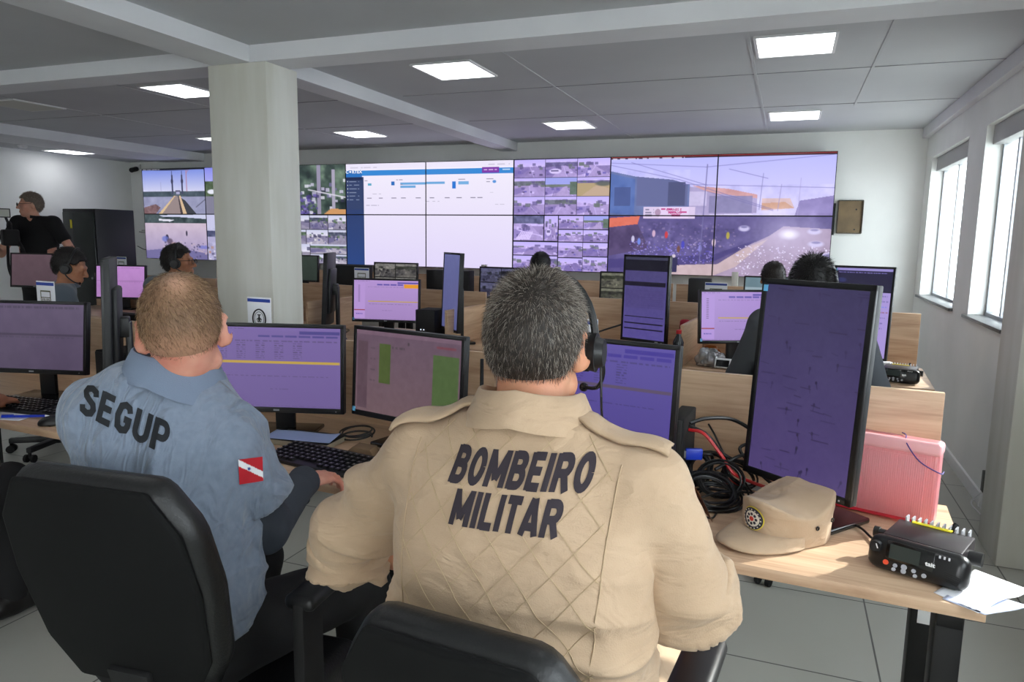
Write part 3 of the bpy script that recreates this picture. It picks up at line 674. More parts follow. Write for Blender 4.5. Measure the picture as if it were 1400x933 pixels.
def bridge():
    c = Can(160, 92, (150, 160, 225)); c.grad(0, 0, 1, .52, (120, 140, 225), (212, 212, 240)); c.rect(0, .5, 1, .64, (70, 84, 96)); c.mottle(0, .48, 1, .66, .12, 16, 3); c.rect(0, .62, 1, 1, (150, 152, 184)); c.mottle(0, .62, 1, 1, .10, 10, 5)
    c.poly([(.26, 1), (.5, .6), (.56, .6), (.7, 1)], (150, 134, 134)); c.poly([(.24, 1), (.51, .6), (.53, .6), (.3, 1)], (220, 190, 150)); c.poly([(.64, 1), (.585, .6), (.61, .6), (.72, 1)], (216, 186, 150)); c.poly([(.6, 1), (.57, .62), (.585, .62), (.64, 1)], (70, 60, 66))
    c.poly([(.7, 1), (.62, .65), (.68, .7), (.85, 1)], (60, 62, 70)); c.poly([(0, .86), (.2, .78), (.28, .86), (.2, 1), (0, 1)], (120, 92, 96)); c.mottle(0, .78, .3, 1, .2, 20, 9)
    for x in (.485, .645): c.rect(x - .012, .14, x + .012, .56, (62, 64, 96)); c.disc(x, .28, .022, .07, (52, 52, 84), 1, .3); c.line(x, .06, x, .2, (62, 64, 96), 1.5)
    c.rect(.53, .48, .61, .53, (84, 82, 110)); c.rect(.545, .51, .6, .56, (170, 170, 205)); c.line(.715, .02, .715, .5, (180, 130, 150), 2.5, .8); c.line(.72, .1, .76, .02, (180, 130, 150), 1.5, .8); c.line(.3, .3, .3, .48, (150, 150, 190), 1)
    c.line(.85, .85, 1, .68, (80, 80, 100), 1.5); c.rect(0, 0, 1, .03, (14, 14, 26)); c.disc(.5, -.02, .6, .07, (16, 16, 28), 1, .3); c.dashes(.02, .005, .3, .005, (210, 210, 220), 2, .7, .014); return c
def river():
    c = Can(160, 92, (190, 176, 200)); c.rect(0, 0, 1, .2, (66, 80, 84)); c.mottle(0, 0, 1, .2, .2, 14, 4); c.poly([(.24, .02), (1, 0), (1, .1), (.6, .06), (.3, .05)], (205, 208, 235)); c.poly([(.24, .1), (.5, .12), (.42, .16), (.24, .14)], (225, 225, 240)); c.grad(0, .2, 1, 1, (206, 188, 206), (158, 146, 190)); c.mottle(0, .2, 1, 1, .05, 8, 2)
    c.disc(.36, .52, .03, .08, (50, 46, 66), 1, .3); c.disc(.33, .55, .07, .08, (110, 120, 200), .8, .4); c.disc(.4, .6, .06, .08, (90, 74, 96), .8, .4); c.disc(.68, .42, .016, .07, (60, 56, 76), 1, .3); c.disc(.46, .65, .05, .04, (170, 140, 140), .8, .5); c.disc(.95, .72, .12, .05, (120, 124, 205), .8, .4)
    c.poly([(0, .82), (.5, .74), (1, .86), (1, 1), (0, 1)], (104, 100, 150), .8); c.speck(.3, .6, 1, 1, 60, [(70, 66, 100), (200, 180, 190)], (.8, 2), .6, 4); return c
def misc(seed, kind):
    c = Can(120, 68, (200, 200, 232))
    if kind == 'yard': c.grad(0, 0, 1, .4, (136, 140, 236), (180, 180, 240)); c.rect(0, .3, 1, .66, (78, 96, 70)); c.mottle(0, .25, 1, .7, .25, 10, seed); c.rect(0, .62, 1, 1, (130, 128, 150)); c.disc(.55, .6, .08, .1, (226, 226, 40), 1, .2); c.disc(.6, .8, .1, .2, (236, 236, 240), 1, .2); c.disc(.1, .52, .08, .06, (230, 232, 245), 1, .3)
    if kind == 'boats': c.rect(0, .35, 1, .5, (84, 88, 120)); c.mottle(0, .3, 1, .5, .2, 14, seed); c.rect(0, .48, 1, 1, (176, 172, 208)); c.mottle(0, .6, 1, 1, .2, 16, seed); c.speck(0, .65, 1, 1, 60, [(90, 86, 120), (230, 226, 240), (180, 140, 130)], (1, 2), .7, seed)
    if kind == 'trees': c.rect(0, 0, 1, 1, (74, 92, 84)); c.mottle(0, 0, 1, 1, .35, 9, seed, (.9, 1, .8)); c.speck(0, .3, 1, 1, 60, [(205, 200, 226), (230, 228, 242), (56, 52, 80), (120, 112, 160)], (1, 3), .8, seed); c.rect(.62, 0, .67, 1, (150, 144, 170)); c.rect(.82, .1, .86, .9, (170, 164, 186)); c.poly([(.7, 1), (.8, .88), (1, .9), (1, 1)], (206, 152, 100)); c.line(.5, .5, 1, .66, (225, 222, 236), 1.5); c.speck(.3, .6, .62, 1, 40, [(90, 74, 150), (110, 96, 170), (60, 50, 110)], (1, 2.5), .8, 3)
    if kind == 'tiles':
        c.a[:] = .08
        for i, (x0, y0, x1, y1) in enumerate([(0, 0, .5, .3), (.5, 0, .75, .3), (.75, 0, 1, .3), (0, .3, .45, .6), (.45, .3, .75, .6), (.75, .3, 1, .6), (0, .6, .5, 1), (.5, .6, 1, .8), (.5, .8, .7, 1), (.7, .8, 1, 1)]): c.blit(tile_cam(seed + i * 3), x0 + .005, y0 + .008, x1 - .003, y1 - .004)
    return c
def dash():
    c = Can(480, 268, (238, 232, 252)); c.grad(.24 / 2, .1, 1, 1, (242, 236, 252), (226, 216, 250))
    c.rect(0, .065, 1, .12, (56, 138, 214)); c.rect(0, .055, 1, .066, (246, 242, 254)); c.dashes(.03, .035, .2, .035, (190, 186, 206), 2, .6, .008); c.dashes(.86, .03, .98, .03, (170, 166, 190), 5, .5, .01)
    c.rect(0, .065, .105, .13, (40, 112, 190)); c.rect(0, .13, .115, 1, (52, 66, 106)); c.grad(0, .45, .115, 1, (46, 64, 112), (44, 70, 130)); c.rect(.0, .135, .105, .162, (30, 42, 78))
    c.rect(.825, .06, .92, .112, (126, 58, 168)); c.dashes(.835, .08, .91, .08, (226, 200, 240), 4, .8, .008); c.dashes(.94, .08, .99, .08, (220, 235, 250), 6, .8, .008)
    for i in range(6): c.dashes(.02, .17 + i * .036, .085, .17 + i * .036, (170, 180, 206), 20 + i, .7, .008); c.rect(.008, .168 + i * .036, .013, .18 + i * .036, (210, 216, 230))
    for x0, y0, x1, y1, q in ((.142, .195, .165, .215, (90, 170, 200)), (.29, .18, .31, .215, (40, 110, 190)), (.345, .19, .5, .212, (110, 170, 222)), (.5, .188, .61, .21, (110, 170, 222)), (.345, .22, .44, .242, (110, 170, 222)), (.655, .185, .675, .255, (40, 120, 214)), (.69, .185, .75, .215, (120, 176, 226))): c.rect(x0, y0, x1, y1, q)
    for x0, x1, y in ((.12, .14, .165), (.32, .36, .16), (.69, .73, .165), (.85, .9, .165), (.345, .36, .205), (.85, .87, .19)): c.dashes(x0, y, x1, y, (130, 126, 150), int(x0 * 99), .8, .008)
    c.disc(.895, .193, .012, .016, (90, 150, 220), 1, .3)
    for x in (.135, .21, .29, .35, .44, .52, .61, .68, .76, .8): c.dashes(x, .335, x + .03, .335, (90, 86, 110), int(x * 77), .8, .008)
    c.dashes(.17, .295, .23, .295, (180, 176, 196), 9, .7, .006); c.dashes(.87, .29, .9, .29, (160, 156, 180), 3, .7, .006); c.dashes(.5, .37, .58, .37, (180, 176, 196), 8, .7, .006); c.dashes(.13, .405, .21, .405, (170, 166, 190), 7, .8, .008); c.dashes(.9, .4, .96, .4, (190, 186, 206), 4, .7, .006)
    return c
def ui(w, h, bg, side=False, dark=1., seed=0, rows=True, yellow=(190, 160, 60), hdr=(86, 74, 160)):
    c = Can(w, h, bg); b = np.array(bg, float)
    c.grad(0, .05, 1, 1, b * 1.06, b * .97); c.rect(0, 0, 1, .05, b * 1.08); c.dashes(.03, .02, .25, .02, b * .6, seed, .6, .014)
    x0 = .22 if side else .03
    if side:
        c.rect(0, .07, .18, .96, b * 1.08); c.rect(.02, .12, .025, .6, b * .8)
        for i in range(12): c.rect(.07, .14 + i * .036, .1, .152 + i * .036, b * .55)
        c.rect(.01, .74, .18, .765, (150, 60, 66)); c.dashes(.04, .84, .14, .84, hdr, 4, .9, .03)
    c.rect(.68, .045, .99, .085, hdr)
    for i in range(6): c.rect(.36 + i * .105, .1, .45 + i * .105, .13, hdr, .9)
    c.dashes(x0, .17, .97, .17, b * .7, seed + 1, .6, .01)
    if rows:
        for r_ in range(8):
            for k in range(6):
                xx = x0 + (.97 - x0) * (k + .1) / 6.4
                if k != 5: c.dashes(xx, .2 + r_ * .026, xx + .07, .2 + r_ * .026, b * .62, seed + r_ * 7 + k, .6, .01)
    c.rect(x0, .42 if rows else .52, .99, .45 if rows else .55, yellow, .9); c.dashes(x0 + .02, .60, .9, .60, b * .62, seed + 3, .6, .012); c.dashes(.45, .76, .6, .76, b * .6, seed + 5, .5, .01)
    c.dashes(0, .965, 1, .965, b * .8, 3, .3, .02); c.a = (c.a * dark).clip(0, 1); return c
def speckled():
    c = Can(190, 310, (78, 66, 134)); c.grad(0, 0, 1, 1, (58, 52, 88), (76, 62, 112)); c.mottle(0, 0, 1, 1, .02, 4, 3); c.mottle(0, 0, 1, 1, .015, 30, 6)
    rg = random.Random(5)
    for _ in range(60):
        x, y = rg.random(), rg.random() * .96 + .02; q = rg.choice([(44, 36, 72), (50, 42, 80), (38, 30, 62)])
        if rg.random() < .55: c.line(x, y, x + rg.uniform(.05, .16), y + rg.uniform(-.004, .008), q, 1.5, .8)
        else: c.disc(x, y, .014, .011, q, .9, .4); c.line(x, y, x + rg.uniform(-.02, .02), y + .03, q, 1.4, .8)
    return c
def green_ui():
    c = Can(180, 108, (98, 78, 90)); c.grad(0, 0, 1, 1, (96, 76, 92), (106, 84, 90)); c.rect(0, 0, 1, .06, (112, 88, 104)); c.rect(.02, .14, .12, .95, (86, 66, 76)); c.rect(.24, .15, .35, .62, (70, 84, 40)); c.rect(.75, .2, .98, .9, (72, 92, 52)); c.rect(.78, .1, .95, .13, (120, 50, 60), .6)
    for i in range(4): c.dashes(.15, .2 + i * .13, .2, .2 + i * .13, (74, 58, 70), i, .7, .02)
    c.dashes(.36, .17, .5, .17, (66, 56, 62), 3, .7, .02); c.disc(.52, .12, .01, .02, (66, 56, 62)); c.disc(.77, .83, .03, .05, (120, 60, 60), .8, .4); c.mottle(0, 0, 1, 1, .03, 30, 4); return c
def cctv(seed, sepia=(1, .98, .92), dark=.55):
    c = Can(110, 62, (20, 20, 20)); c.a[:] = .05
    for j in range(2):
        for i in range(2):
            t = tile_cam(seed + i + 2 * j); t.a = ((t.a * .3 + t.a.mean(2, keepdims=True) * .7)); t.mottle(0, 0, 1, 1, .3, 12, seed + i); c.blit(t, i * .5 + .01, j * .5 + .01, i * .5 + .49, j * .5 + .49)
    c.a = (c.a * dark * np.array(sepia)).clip(0, 1); return c
def dark_term():
    c = Can(110, 190, (66, 58, 108)); c.grad(0, 0, 1, 1, (70, 64, 110), (84, 74, 142)); c.rect(0, 0, 1, .035, (60, 60, 84)); c.rect(0, .035, 1, .17, (20, 18, 34)); c.rect(.0, .3, .96, .355, (24, 20, 38)); c.rect(.05, .4, .95, .62, (72, 62, 116), .6)
    for y in (.72, .8, .87): c.rect(.04, y, .95, y + .014, (20, 16, 36))
    for i in range(8): c.dashes(.36, .42 + i * .025, .95, .42 + i * .025, (96, 86, 140), i, .3, .005)
    c.mottle(0, 0, 1, 1, .03, 20, 3); return c
def chat():
    c = Can(110, 190, (168, 150, 214)); c.rect(0, 0, 1, .26, (30, 26, 58)); c.rect(0, 0, 1, .03, (150, 140, 205)); c.dashes(.05, .045, .9, .045, (130, 120, 190), 4, .8, .012); c.disc(.12, .14, .1, .03, (50, 56, 110), .8, .4); c.rect(0, .255, 1, .27, (22, 18, 46))
    for i, (x0, x1, q) in enumerate(((.7, .95, (120, 110, 170)), (.75, .96, (120, 110, 170)), (.72, .95, (110, 130, 235)), (.7, .97, (150, 100, 130)), (.65, .95, (120, 106, 166)), (.66, .92, (110, 100, 160)), (.64, .9, (110, 100, 160)), (.6, .82, (110, 100, 160)))): c.dashes(x0, .3 + i * .06, x1, .3 + i * .06, q, i, .8, .014)
    c.rect(.62, .84, .8, .86, (190, 90, 60)); return c
def plain(col, w=90, h=56, band=True, seed=1):
    b = np.array(col, float); c = Can(w, h, col); c.grad(0, 0, 1, 1, b * 1.06, b * .94); c.mottle(0, 0, 1, 1, .03, 10, seed)
    if band: c.rect(0, .46, 1, .49, b * .8); c.dashes(.05, .05, .95, .05, b * .7, seed, .6, .025); c.dashes(.1, .5, .9, .5, b * .75, seed + 2, .5, .02)
    return c

# ================================================================== video wall: 8 x 2 displays
PW, PH, VX0, VZT, VY = 1.0731, .5975, -8.219, 2.337, 7.5
st, da, mt, ml = street(), dash(), mosaic_top(), mosaic_low()
cells = [
    [('wall display showing a long bridge with two towers', bridge(), (0, 1, 0, 1)), ('wall display showing a river with people and small boats', river(), (0, 1, 0, 1))],
    [('upper wall display half hidden by the column showing greenery and blue sky', misc(3, 'yard'), (0, 1, 0, 1)), ('lower wall display half hidden by the column showing boats on pale water', misc(5, 'boats'), (0, 1, 0, 1))],
    [('upper wall display beside the column showing dark street trees', misc(7, 'trees'), (0, 1, 0, 1)), ('lower wall display beside the column split into small street tiles', misc(61, 'tiles'), (0, 1, 0, 1))],
    [('wall display with a dashboard menu bar and navy side column', da, (0, .5, 0, .5)), ('wall display blank white with a navy side column', da, (0, .5, .5, 1))],
    [('wall display with the purple button at the end of the dashboard bar', da, (.5, 1, 0, .5)), ('wall display wholly blank lilac white', da, (.5, 1, .5, 1))],
    [('wall display with nine equal road camera tiles', mt, (0, 1, 0, 1)), ('wall display with uneven camera tiles and a zebra crossing', ml, (0, 1, 0, 1))],
    [('wall display showing the blue grey shop with a lettered banner', st, (0, .5, 0, .5)), ('wall display showing market stalls and a walking figure', st, (0, .5, .5, 1))],
    [('wall display showing pale sky, wires and a pink roof', st, (.5, 1, 0, .5)), ('wall display showing a glaring bright spot above a sandy road', st, (.5, 1, .5, 1))]]
for i, colm in enumerate(cells):
    for j, (lab, can, (u0, u1, w0, w1)) in enumerate(colm):
        x = VX0 + (i + .5) * PW; z = VZT - (j + .5) * PH
        t = thing('video_wall_display', lab, 'display', (x, VY, z), group='video wall displays')
        g = MB(); bz = .006
        for s_ in (-1, 1): g.box((s_ * (PW / 2 - bz / 2), .005, 0), (bz, .016, PH)); g.box((0, .005, s_ * (PH / 2 - bz / 2)), (PW, .016, bz))
        g.box((0, .05, 0), (PW, .08, PH)); g.obj('display_housing', BLACKM, t, ang=None)
        sc = screen_obj('display_screen', can, PW - 2 * bz, PH - 2 * bz, t, y=-.001, u0=u0, u1=u1, v0=w0, v1=w1)
        if i == 3 and j == 0:
            flat_text('display_logo', 'CÓRTEX', .05, mat('screen_white', (0, 0, 0), emit=((245, 248, 255), SCR)), t, Matrix.Translation((-.42, -.004, .2)) @ FRONT, .0015, 1.15)
        if (i, j) == (6, 0):
            MG = mat('screen_magenta', (0, 0, 0), emit=((196, 50, 130), SCR * .9))
            flat_text('banner_text', 'CARNES E', .034, MG, t, Matrix.Translation((.13, -.004, -.24)) @ FRONT, .001); flat_text('banner_text', 'PESCADO', .03, MG, t, Matrix.Translation((.14, -.004, -.272)) @ FRONT, .001)
g = MB()
for i in range(9): g.box((VX0 + min(max(i * PW, .04), 8 * PW - .04), 7.655, 1.74), (.05, .13, 1.15))
for z in (1.3, 1.6, 1.9, 2.2): g.box((VX0 + 4 * PW, 7.61, z), (8 * PW - .04, .04, .04))
g.box((VX0 + 8 * PW + .012, 7.62, 1.715), (.02, .06, .3))
setp(g.obj('mounting_frame', BLACKM), 'black metal mounting frame behind the wall displays', 'frame')
# ================================================================== people
def skin_mat(n, rgb, rgb2): return mat(n, rgb, rough=.5, spec=.35, sss=.12, vary=(14, rgb2), bump=(220, .08))
SK1 = skin_mat('skin_tan', (206, 150, 118), (196, 132, 102)); SK2 = skin_mat('skin_ruddy', (218, 158, 136), (204, 132, 112)); SK3 = skin_mat('skin_brown', (176, 122, 92), (160, 106, 78)); SK4 = skin_mat('skin_light', (214, 164, 142), (200, 142, 120))
def hframe(yaw, pitch=0., roll=0.):
    """rows right, forward, up ; yaw CCW from +y, pitch>0 looks down"""
    m = Matrix.Rotation(yaw, 3, 'Z') @ Matrix.Rotation(-pitch, 3, 'X') @ Matrix.Rotation(roll, 3, 'Y')
    return np.array([list(m.col[i]) for i in range(3)])
def head_sdf(g, c, M, k=1., ears=True, detail=True, es=1., eo=28):
    c = np.array(c, float); T = lambda x, y, z: c + k * (x * M[0] + y * M[1] + z * M[2])
    def E(p, r, kk=.012, op='u', MM=None): g.ell(T(*p), np.array(r) * k, M if MM is None else MM, kk, op)
    def C(a, b, r1, r2, kk=.008, op='u'): g.cone(T(*a), T(*b), r1 * k, r2 * k, kk, op)
    E((0, -.014, .036), (.075, .095, .086)); E((0, -.03, .0), (.07, .075, .07), .02); E((0, .03, -.04), (.06, .062, .078), .03)
    C((0, .062, -.094), (0, .03, -.075), .026, .04, .02)
    for s in (-1, 1): C((s * .05, .02, -.07), (s * .018, .066, -.096), .022, .018, .02); E((s * .043, .058, -.018), (.024, .022, .02), .02)
    if detail:
        C((-.034, .083, .02), (.034, .083, .02), .012, .012, .014); C((0, .09, .012), (0, .114, -.03), .008, .0125, .008)
        for s in (-1, 1):
            E((s * .013, .1, -.036), (.0095, .011, .008), .006); E((s * .031, .099, .003), (.016, .013, .011), .008, 's'); E((s * .031, .083, .003), (.0125, .0125, .0115), .002)
        C((-.019, .092, -.062), (.019, .092, -.062), .0065, .0065, .006); C((-.017, .091, -.075), (.017, .091, -.075), .007, .007, .006); E((0, .105, -.0685), (.024, .008, .0022), .002, 's')
    if ears:
        for s in (-1, 1):
            a = R(eo) * s; r0 = M[0] * math.cos(a) - M[1] * math.sin(a); f0 = M[0] * math.sin(a) + M[1] * math.cos(a); u0 = M[2] * math.cos(R(10)) - f0 * math.sin(R(10)); f1 = f0 * math.cos(R(10)) + M[2] * math.sin(R(10))
            MM = np.array([r0, f1, u0]); E((s * (.081 + .004 * (es - 1) * 10), -.012, -.004), (.009, .021 * es, .034 * es), .004, 'u', MM); E((s * .0775, -.012, -.03 * es), (.007, .011, .012), .006, 'u', MM)
            E((s * .0935, -.004, .0), (.009, .012, .02), .003, 's', MM)
def hair_sdf(g, c, M, k=1., off=.009, line=None, kk=.006, top=0.):
    """cap of hair: cranium grown by off, limited by a hairline z(y)"""
    c = np.array(c, float); L = line or [(-.12, -.078), (-.07, -.072), (-.045, -.05), (-.03, -.005), (-.005, .022), (.02, .03), (.045, .03), (.06, .062), (.1, .075)]
    ys = np.array([p[0] for p in L]); zs = np.array([p[1] for p in L])
    def f(X, Y, Z):
        p = [X - c[0], Y - c[1], Z - c[2]]; q = [sum(p[j] * M[i][j] for j in range(3)) / k for i in range(3)]
        def ee(cx, cy, cz, rx, ry, rz):
            a, b, d = (q[0] - cx), (q[1] - cy), (q[2] - cz)
            k0 = np.sqrt((a / rx) ** 2 + (b / ry) ** 2 + (d / rz) ** 2); k1 = np.sqrt((a / rx ** 2) ** 2 + (b / ry ** 2) ** 2 + (d / rz ** 2) ** 2); return k0 * (k0 - 1) / np.maximum(k1, 1e-6)
        d = ee(0, -.014, .036 + top * .4, .075 + off, .095 + off, .086 + off + top); v = ee(0, -.03, 0., .07 + off, .075 + off, .07 + off); h = np.clip(.5 + .5 * (d - v) / .024, 0, 1); d = d * (1 - h) + v * h - .024 * h * (1 - h)
        cut = np.interp(q[1], ys, zs) - q[2]
        return k * np.maximum(d, cut)
    return g.ev(f, c - .16 * k, c + .16 * k, kk)
FING = [(.041, .025, .02), (.046, .03, .021), (.042, .028, .02), (.033, .021, .018)]
def hand_sdf(g, wrist, fwd, dors, side, curl=(25, 30, 20), spread=5., thumb=30., k=1.):
    """wrist point, finger direction, back-of-hand direction; side +1: thumb towards fwd x dors * side"""
    w = np.array(wrist, float); f = np.array(fwd, float); f /= np.linalg.norm(f); d = np.array(dors, float); d -= f * (d @ f); d /= np.linalg.norm(d)
    t = np.cross(f, d) * side                                        # thumb side
    mcp = []
    for i, (o, L) in enumerate(((.027, .086), (.009, .09), (-.009, .086), (-.026, .078))):
        p = w + k * (f * L + t * o + d * (.004 if i in (1, 2) else 0)); mcp.append(p)
        g.cone(w + k * (f * .012 + t * o * .6), p, .0135 * k, .0105 * k, .012)
    g.cone(w + k * (f * .03 + t * .012 - d * .006), w + k * (f * .065 + t * .018 - d * .006), .014 * k, .01 * k, .012)
    for i, p in enumerate(mcp):
        a = 0.; q = p; sp = R(spread) * (1.2 - i * .8); r = (.0088, .0091, .0086, .0076)[i]
        for j, L in enumerate(FING[i]):
            a += R(curl[j] + i * 2); dr = (f * math.cos(sp) + t * math.sin(sp)) * math.cos(a) - d * math.sin(a); e = q + dr * L * k
            g.cone(q, e, r * k, (r - .0007) * k, .0035 if j == 0 else .003); r -= .0007; q = e
    b = w + k * (f * .022 + t * .024 - d * .006); g.cone(w + k * (f * .015 + t * .012), b, .0135 * k, .0125 * k, .01); a = R(thumb)
    for j, L in enumerate((.036, .03, .025)):
        dr = f * math.cos(a) + t * math.sin(a) - d * .25; dr /= np.linalg.norm(dr); e = b + dr * L * k; g.cone(b, e, (.0118 - j * .0014) * k, (.0108 - j * .0014) * k, .005); b = e; a -= R(16)
def strands(V, Fq, n, ln, w, dirf, dens=None, seed=1):
    """thin tapered hairs standing on a surface; returns verts, faces, strand id per vertex"""
    rg = np.random.default_rng(seed); N = normals(V, Fq); a = V[Fq]; ar = np.linalg.norm(np.cross(a[:, 2] - a[:, 0], a[:, 3] - a[:, 1]), axis=1); cen = a.mean(1)
    if dens is not None: ar = ar * dens(cen)
    pick = rg.choice(len(Fq), n, p=ar / ar.sum()); uv = rg.random((n, 2)); q = a[pick]
    P = (q[:, 0] * ((1 - uv[:, :1]) * (1 - uv[:, 1:])) + q[:, 1] * (uv[:, :1] * (1 - uv[:, 1:])) + q[:, 2] * (uv[:, :1] * uv[:, 1:]) + q[:, 3] * ((1 - uv[:, :1]) * uv[:, 1:]))
    nn = N[Fq[pick, 0]]; D = dirf(P, nn); D = D + rg.normal(0, .22, D.shape); D /= np.linalg.norm(D, axis=1)[:, None]
    L = (ln * rg.uniform(.6, 1.2, n))[:, None]; D2 = D + nn * -.35 + rg.normal(0, .12, D.shape); D2 /= np.linalg.norm(D2, axis=1)[:, None]
    B = np.cross(D, nn); B /= np.maximum(np.linalg.norm(B, axis=1), 1e-6)[:, None]; C = np.cross(D, B)
    p0 = P - nn * .002; p1 = P + D * L * .55; p2 = p1 + D2 * L * .45; vs = []
    for c, s in ((0, 1.), (1, .8)):
        pp = (p0, p1)[c]
        for t in range(3): an = t * 2 * PI / 3; vs.append(pp + (B * math.cos(an) + C * math.sin(an)) * w * s)
    vs.append(p2); Vs = np.stack(vs, 1).reshape(-1, 3); base = (np.arange(n) * 7)[:, None]
    F = []
    for t in range(3):
        u = (t + 1) % 3; F.append(np.concatenate([base + t, base + u, base + 3 + u, base + 3 + t], 1))
    F4 = np.concatenate(F); F3 = np.concatenate([np.concatenate([base + 3 + t, base + 3 + (t + 1) % 3, base + 6], 1) for t in range(3)])
    return Vs, F4.tolist() + F3.tolist(), np.repeat(np.arange(n), 7), cen
def hair_obj(parent, base, V, Fq, capcol, Vs, Fs, ids, scol, rough=.55, name='hair'):
    """cap + hairs in one mesh with a colour attribute"""
    v = np.concatenate([V, Vs]) - base; off = len(V); faces = Fq.tolist() + [[i + off for i in f] for f in Fs]
    o = raw(name, v, faces, attr_mat('hair_col', rough=rough, spec=.4), parent)
    return colored(o, np.concatenate([lin(capcol) if np.ndim(capcol) > 1 else np.tile(lin(np.array(capcol)), (len(V), 1)), lin(scol)]))
def project(V, Fq, d):
    """BVH helper: returns f(origin)->point on the cloth along d (offset slightly towards the viewer)"""
    bv = BVHTree.FromPolygons([tuple(x) for x in V], [tuple(int(i) for i in f) for f in Fq]); d = Vector(d).normalized()
    def f(p, off=.0012):
        h = bv.ray_cast(Vector(p) - d * .6, d)
        if h[0] is None: return None
        n = h[1] if h[1].dot(d) < 0 else -h[1]
        return h[0] + n * off - d * off
    return f
def wrap_bm(bm, M, prj, off=.0012):
    bm.transform(M); dead = []
    for v in bm.verts:
        q = prj(v.co, off)
        if q is None: dead.append(v)
        else: v.co = q
    bmesh.ops.delete(bm, geom=dead, context='VERTS'); return bm
def bm_obj(name, bm, m, parent, base):
    bm.transform(Matrix.Translation(-Vector(base))); me = bpy.data.meshes.new(name); bm.to_mesh(me); bm.free(); me.materials.append(m); me.polygons.foreach_set('use_smooth', [True] * len(me.polygons))
    return link_mesh(name, me, parent)
def stitch(paths, prj, parent, base, m, r=.0008, name='stitching', off=.0006):
    g = MB()
    for p in paths:
        q = [prj(x, off) for x in p]; q = [x for x in q if x is not None]
        if len(q) > 2: g.tube([x - Vector(base) for x in q], r, 4)
    return g.obj(name, m, parent)
def lerp(a, b, n): return [Vector(a).lerp(Vector(b), i / (n - 1)) for i in range(n)]
def collar_mesh(c, rx, ry, yaw, zf, h=.036, flare=.022, th=.004, open_=.5, tilt=0., lowf=None):
    """folded shirt collar round a neck centre c; open_: half gap (rad) at the front"""
    n = 48; vs = []; prof = [(0, 0), (.002, h * .9), (.006, h), (.011, h * .97), (flare * .8, h * .35), (flare, 0), (flare - th, -.001), (flare * .55, h * .4), (.008, h * .8)]
    cy, sy = math.cos(yaw), math.sin(yaw)
    for i in range(n + 1):
        a = PI / 2 + open_ + (2 * PI - 2 * open_) * i / n; ca, sa = math.cos(a), math.sin(a)
        for r, z in prof:
            x = (rx + r) * ca; y = (ry + r) * sa; zz = z + zf(ca, sa) + (0 if lowf is None or r < flare * .5 else lowf(ca, sa))
            vs.append((c[0] + x * cy - y * sy, c[1] + x * sy + y * cy, c[2] + zz + tilt * y))
    P = len(prof); F = [(i * P + j, i * P + (j + 1) % P, (i + 1) * P + (j + 1) % P, (i + 1) * P + j) for i in range(n) for j in range(P)]
    F += [tuple(range(P))[::-1], tuple(n * P + j for j in range(P))]
    return np.array(vs), F
def shoe(parent, base, ankle, toe_dir, m, name='shoe'):
    a = np.array([ankle[0], ankle[1], 0.]); d = np.array([toe_dir[0], toe_dir[1], 0.]); d /= np.linalg.norm(d)
    g = SDF(a + (-.3, -.3, -.02), a + (.3, .3, .18), .007)
    g.cone(a - d * .05 + (0, 0, .045), a + d * .11 + (0, 0, .04), .043, .04, .01); g.cone(a + d * .1 + (0, 0, .038), a + d * .17 + (0, 0, .03), .042, .032, .02); g.cone(a + (0, 0, .05), a + (0, 0, .1), .045, .048, .02)
    g.cut(a + (0, 0, .004), (0, 0, -1), a - .3, a + (.3, .3, .02)); V, Fq = g.mesh(1); return raw(name, V - base, Fq, m, parent)
HEADPHONE = dict()
def headset(name_label, c, M, k=1., side=1, cord=None, col=BLACK, both=True, fy=.004):
    """headband across the crown, an ear cup each side, a mic boom"""
    c = Vector(c); A = [Vector(r) for r in M]; T = lambda x, y, z: c + (A[0] * x + A[1] * y + A[2] * z) * k
    t = thing('headset', name_label, 'headset', c); o = c
    P = [T(s * .098 * math.cos(a), .008 + fy, .01 + .128 * math.sin(a)) - o for s, a in [(1, q) for q in np.linspace(-.02, PI / 2, 9)] + [(-1, q) for q in np.linspace(PI / 2, -.02, 9)[1:]]]
    MB().tube(P, .0075 * k, 8).obj('headband', col, t)
    for s in ((side, -side) if both else (side,)):
        g = MB(); g.cyl(T(s * .088, fy, -.008) - o, T(s * .104, fy, -.008) - o, .033 * k, .036 * k, 24); g.cyl(T(s * .104, fy, -.008) - o, T(s * .118, fy, -.008) - o, .03 * k, .024 * k, 24); g.obj('ear_cup', col, t)
        MB().cyl(T(s * .080, fy, -.008) - o, T(s * .09, fy, -.008) - o, .036 * k, .036 * k, 24).obj('ear_cushion', BLACKM, t)
    MB().tube([x - o for x in spline([T(side * .11, fy, -.008), T(side * .115, fy + .016, -.045), T(side * .1, .07, -.075), T(side * .07, .1, -.08)], 6)], .004 * k, 6).obj('microphone_boom', col, t)
    MB().sph(T(side * .068, .102, -.08) - o, .009 * k, 10).obj('microphone', BLACKM, t)
    if cord: MB().tube([Vector(x) - o for x in spline(cord, 8)], .0022, 6).obj('cord', col, t)
    return t

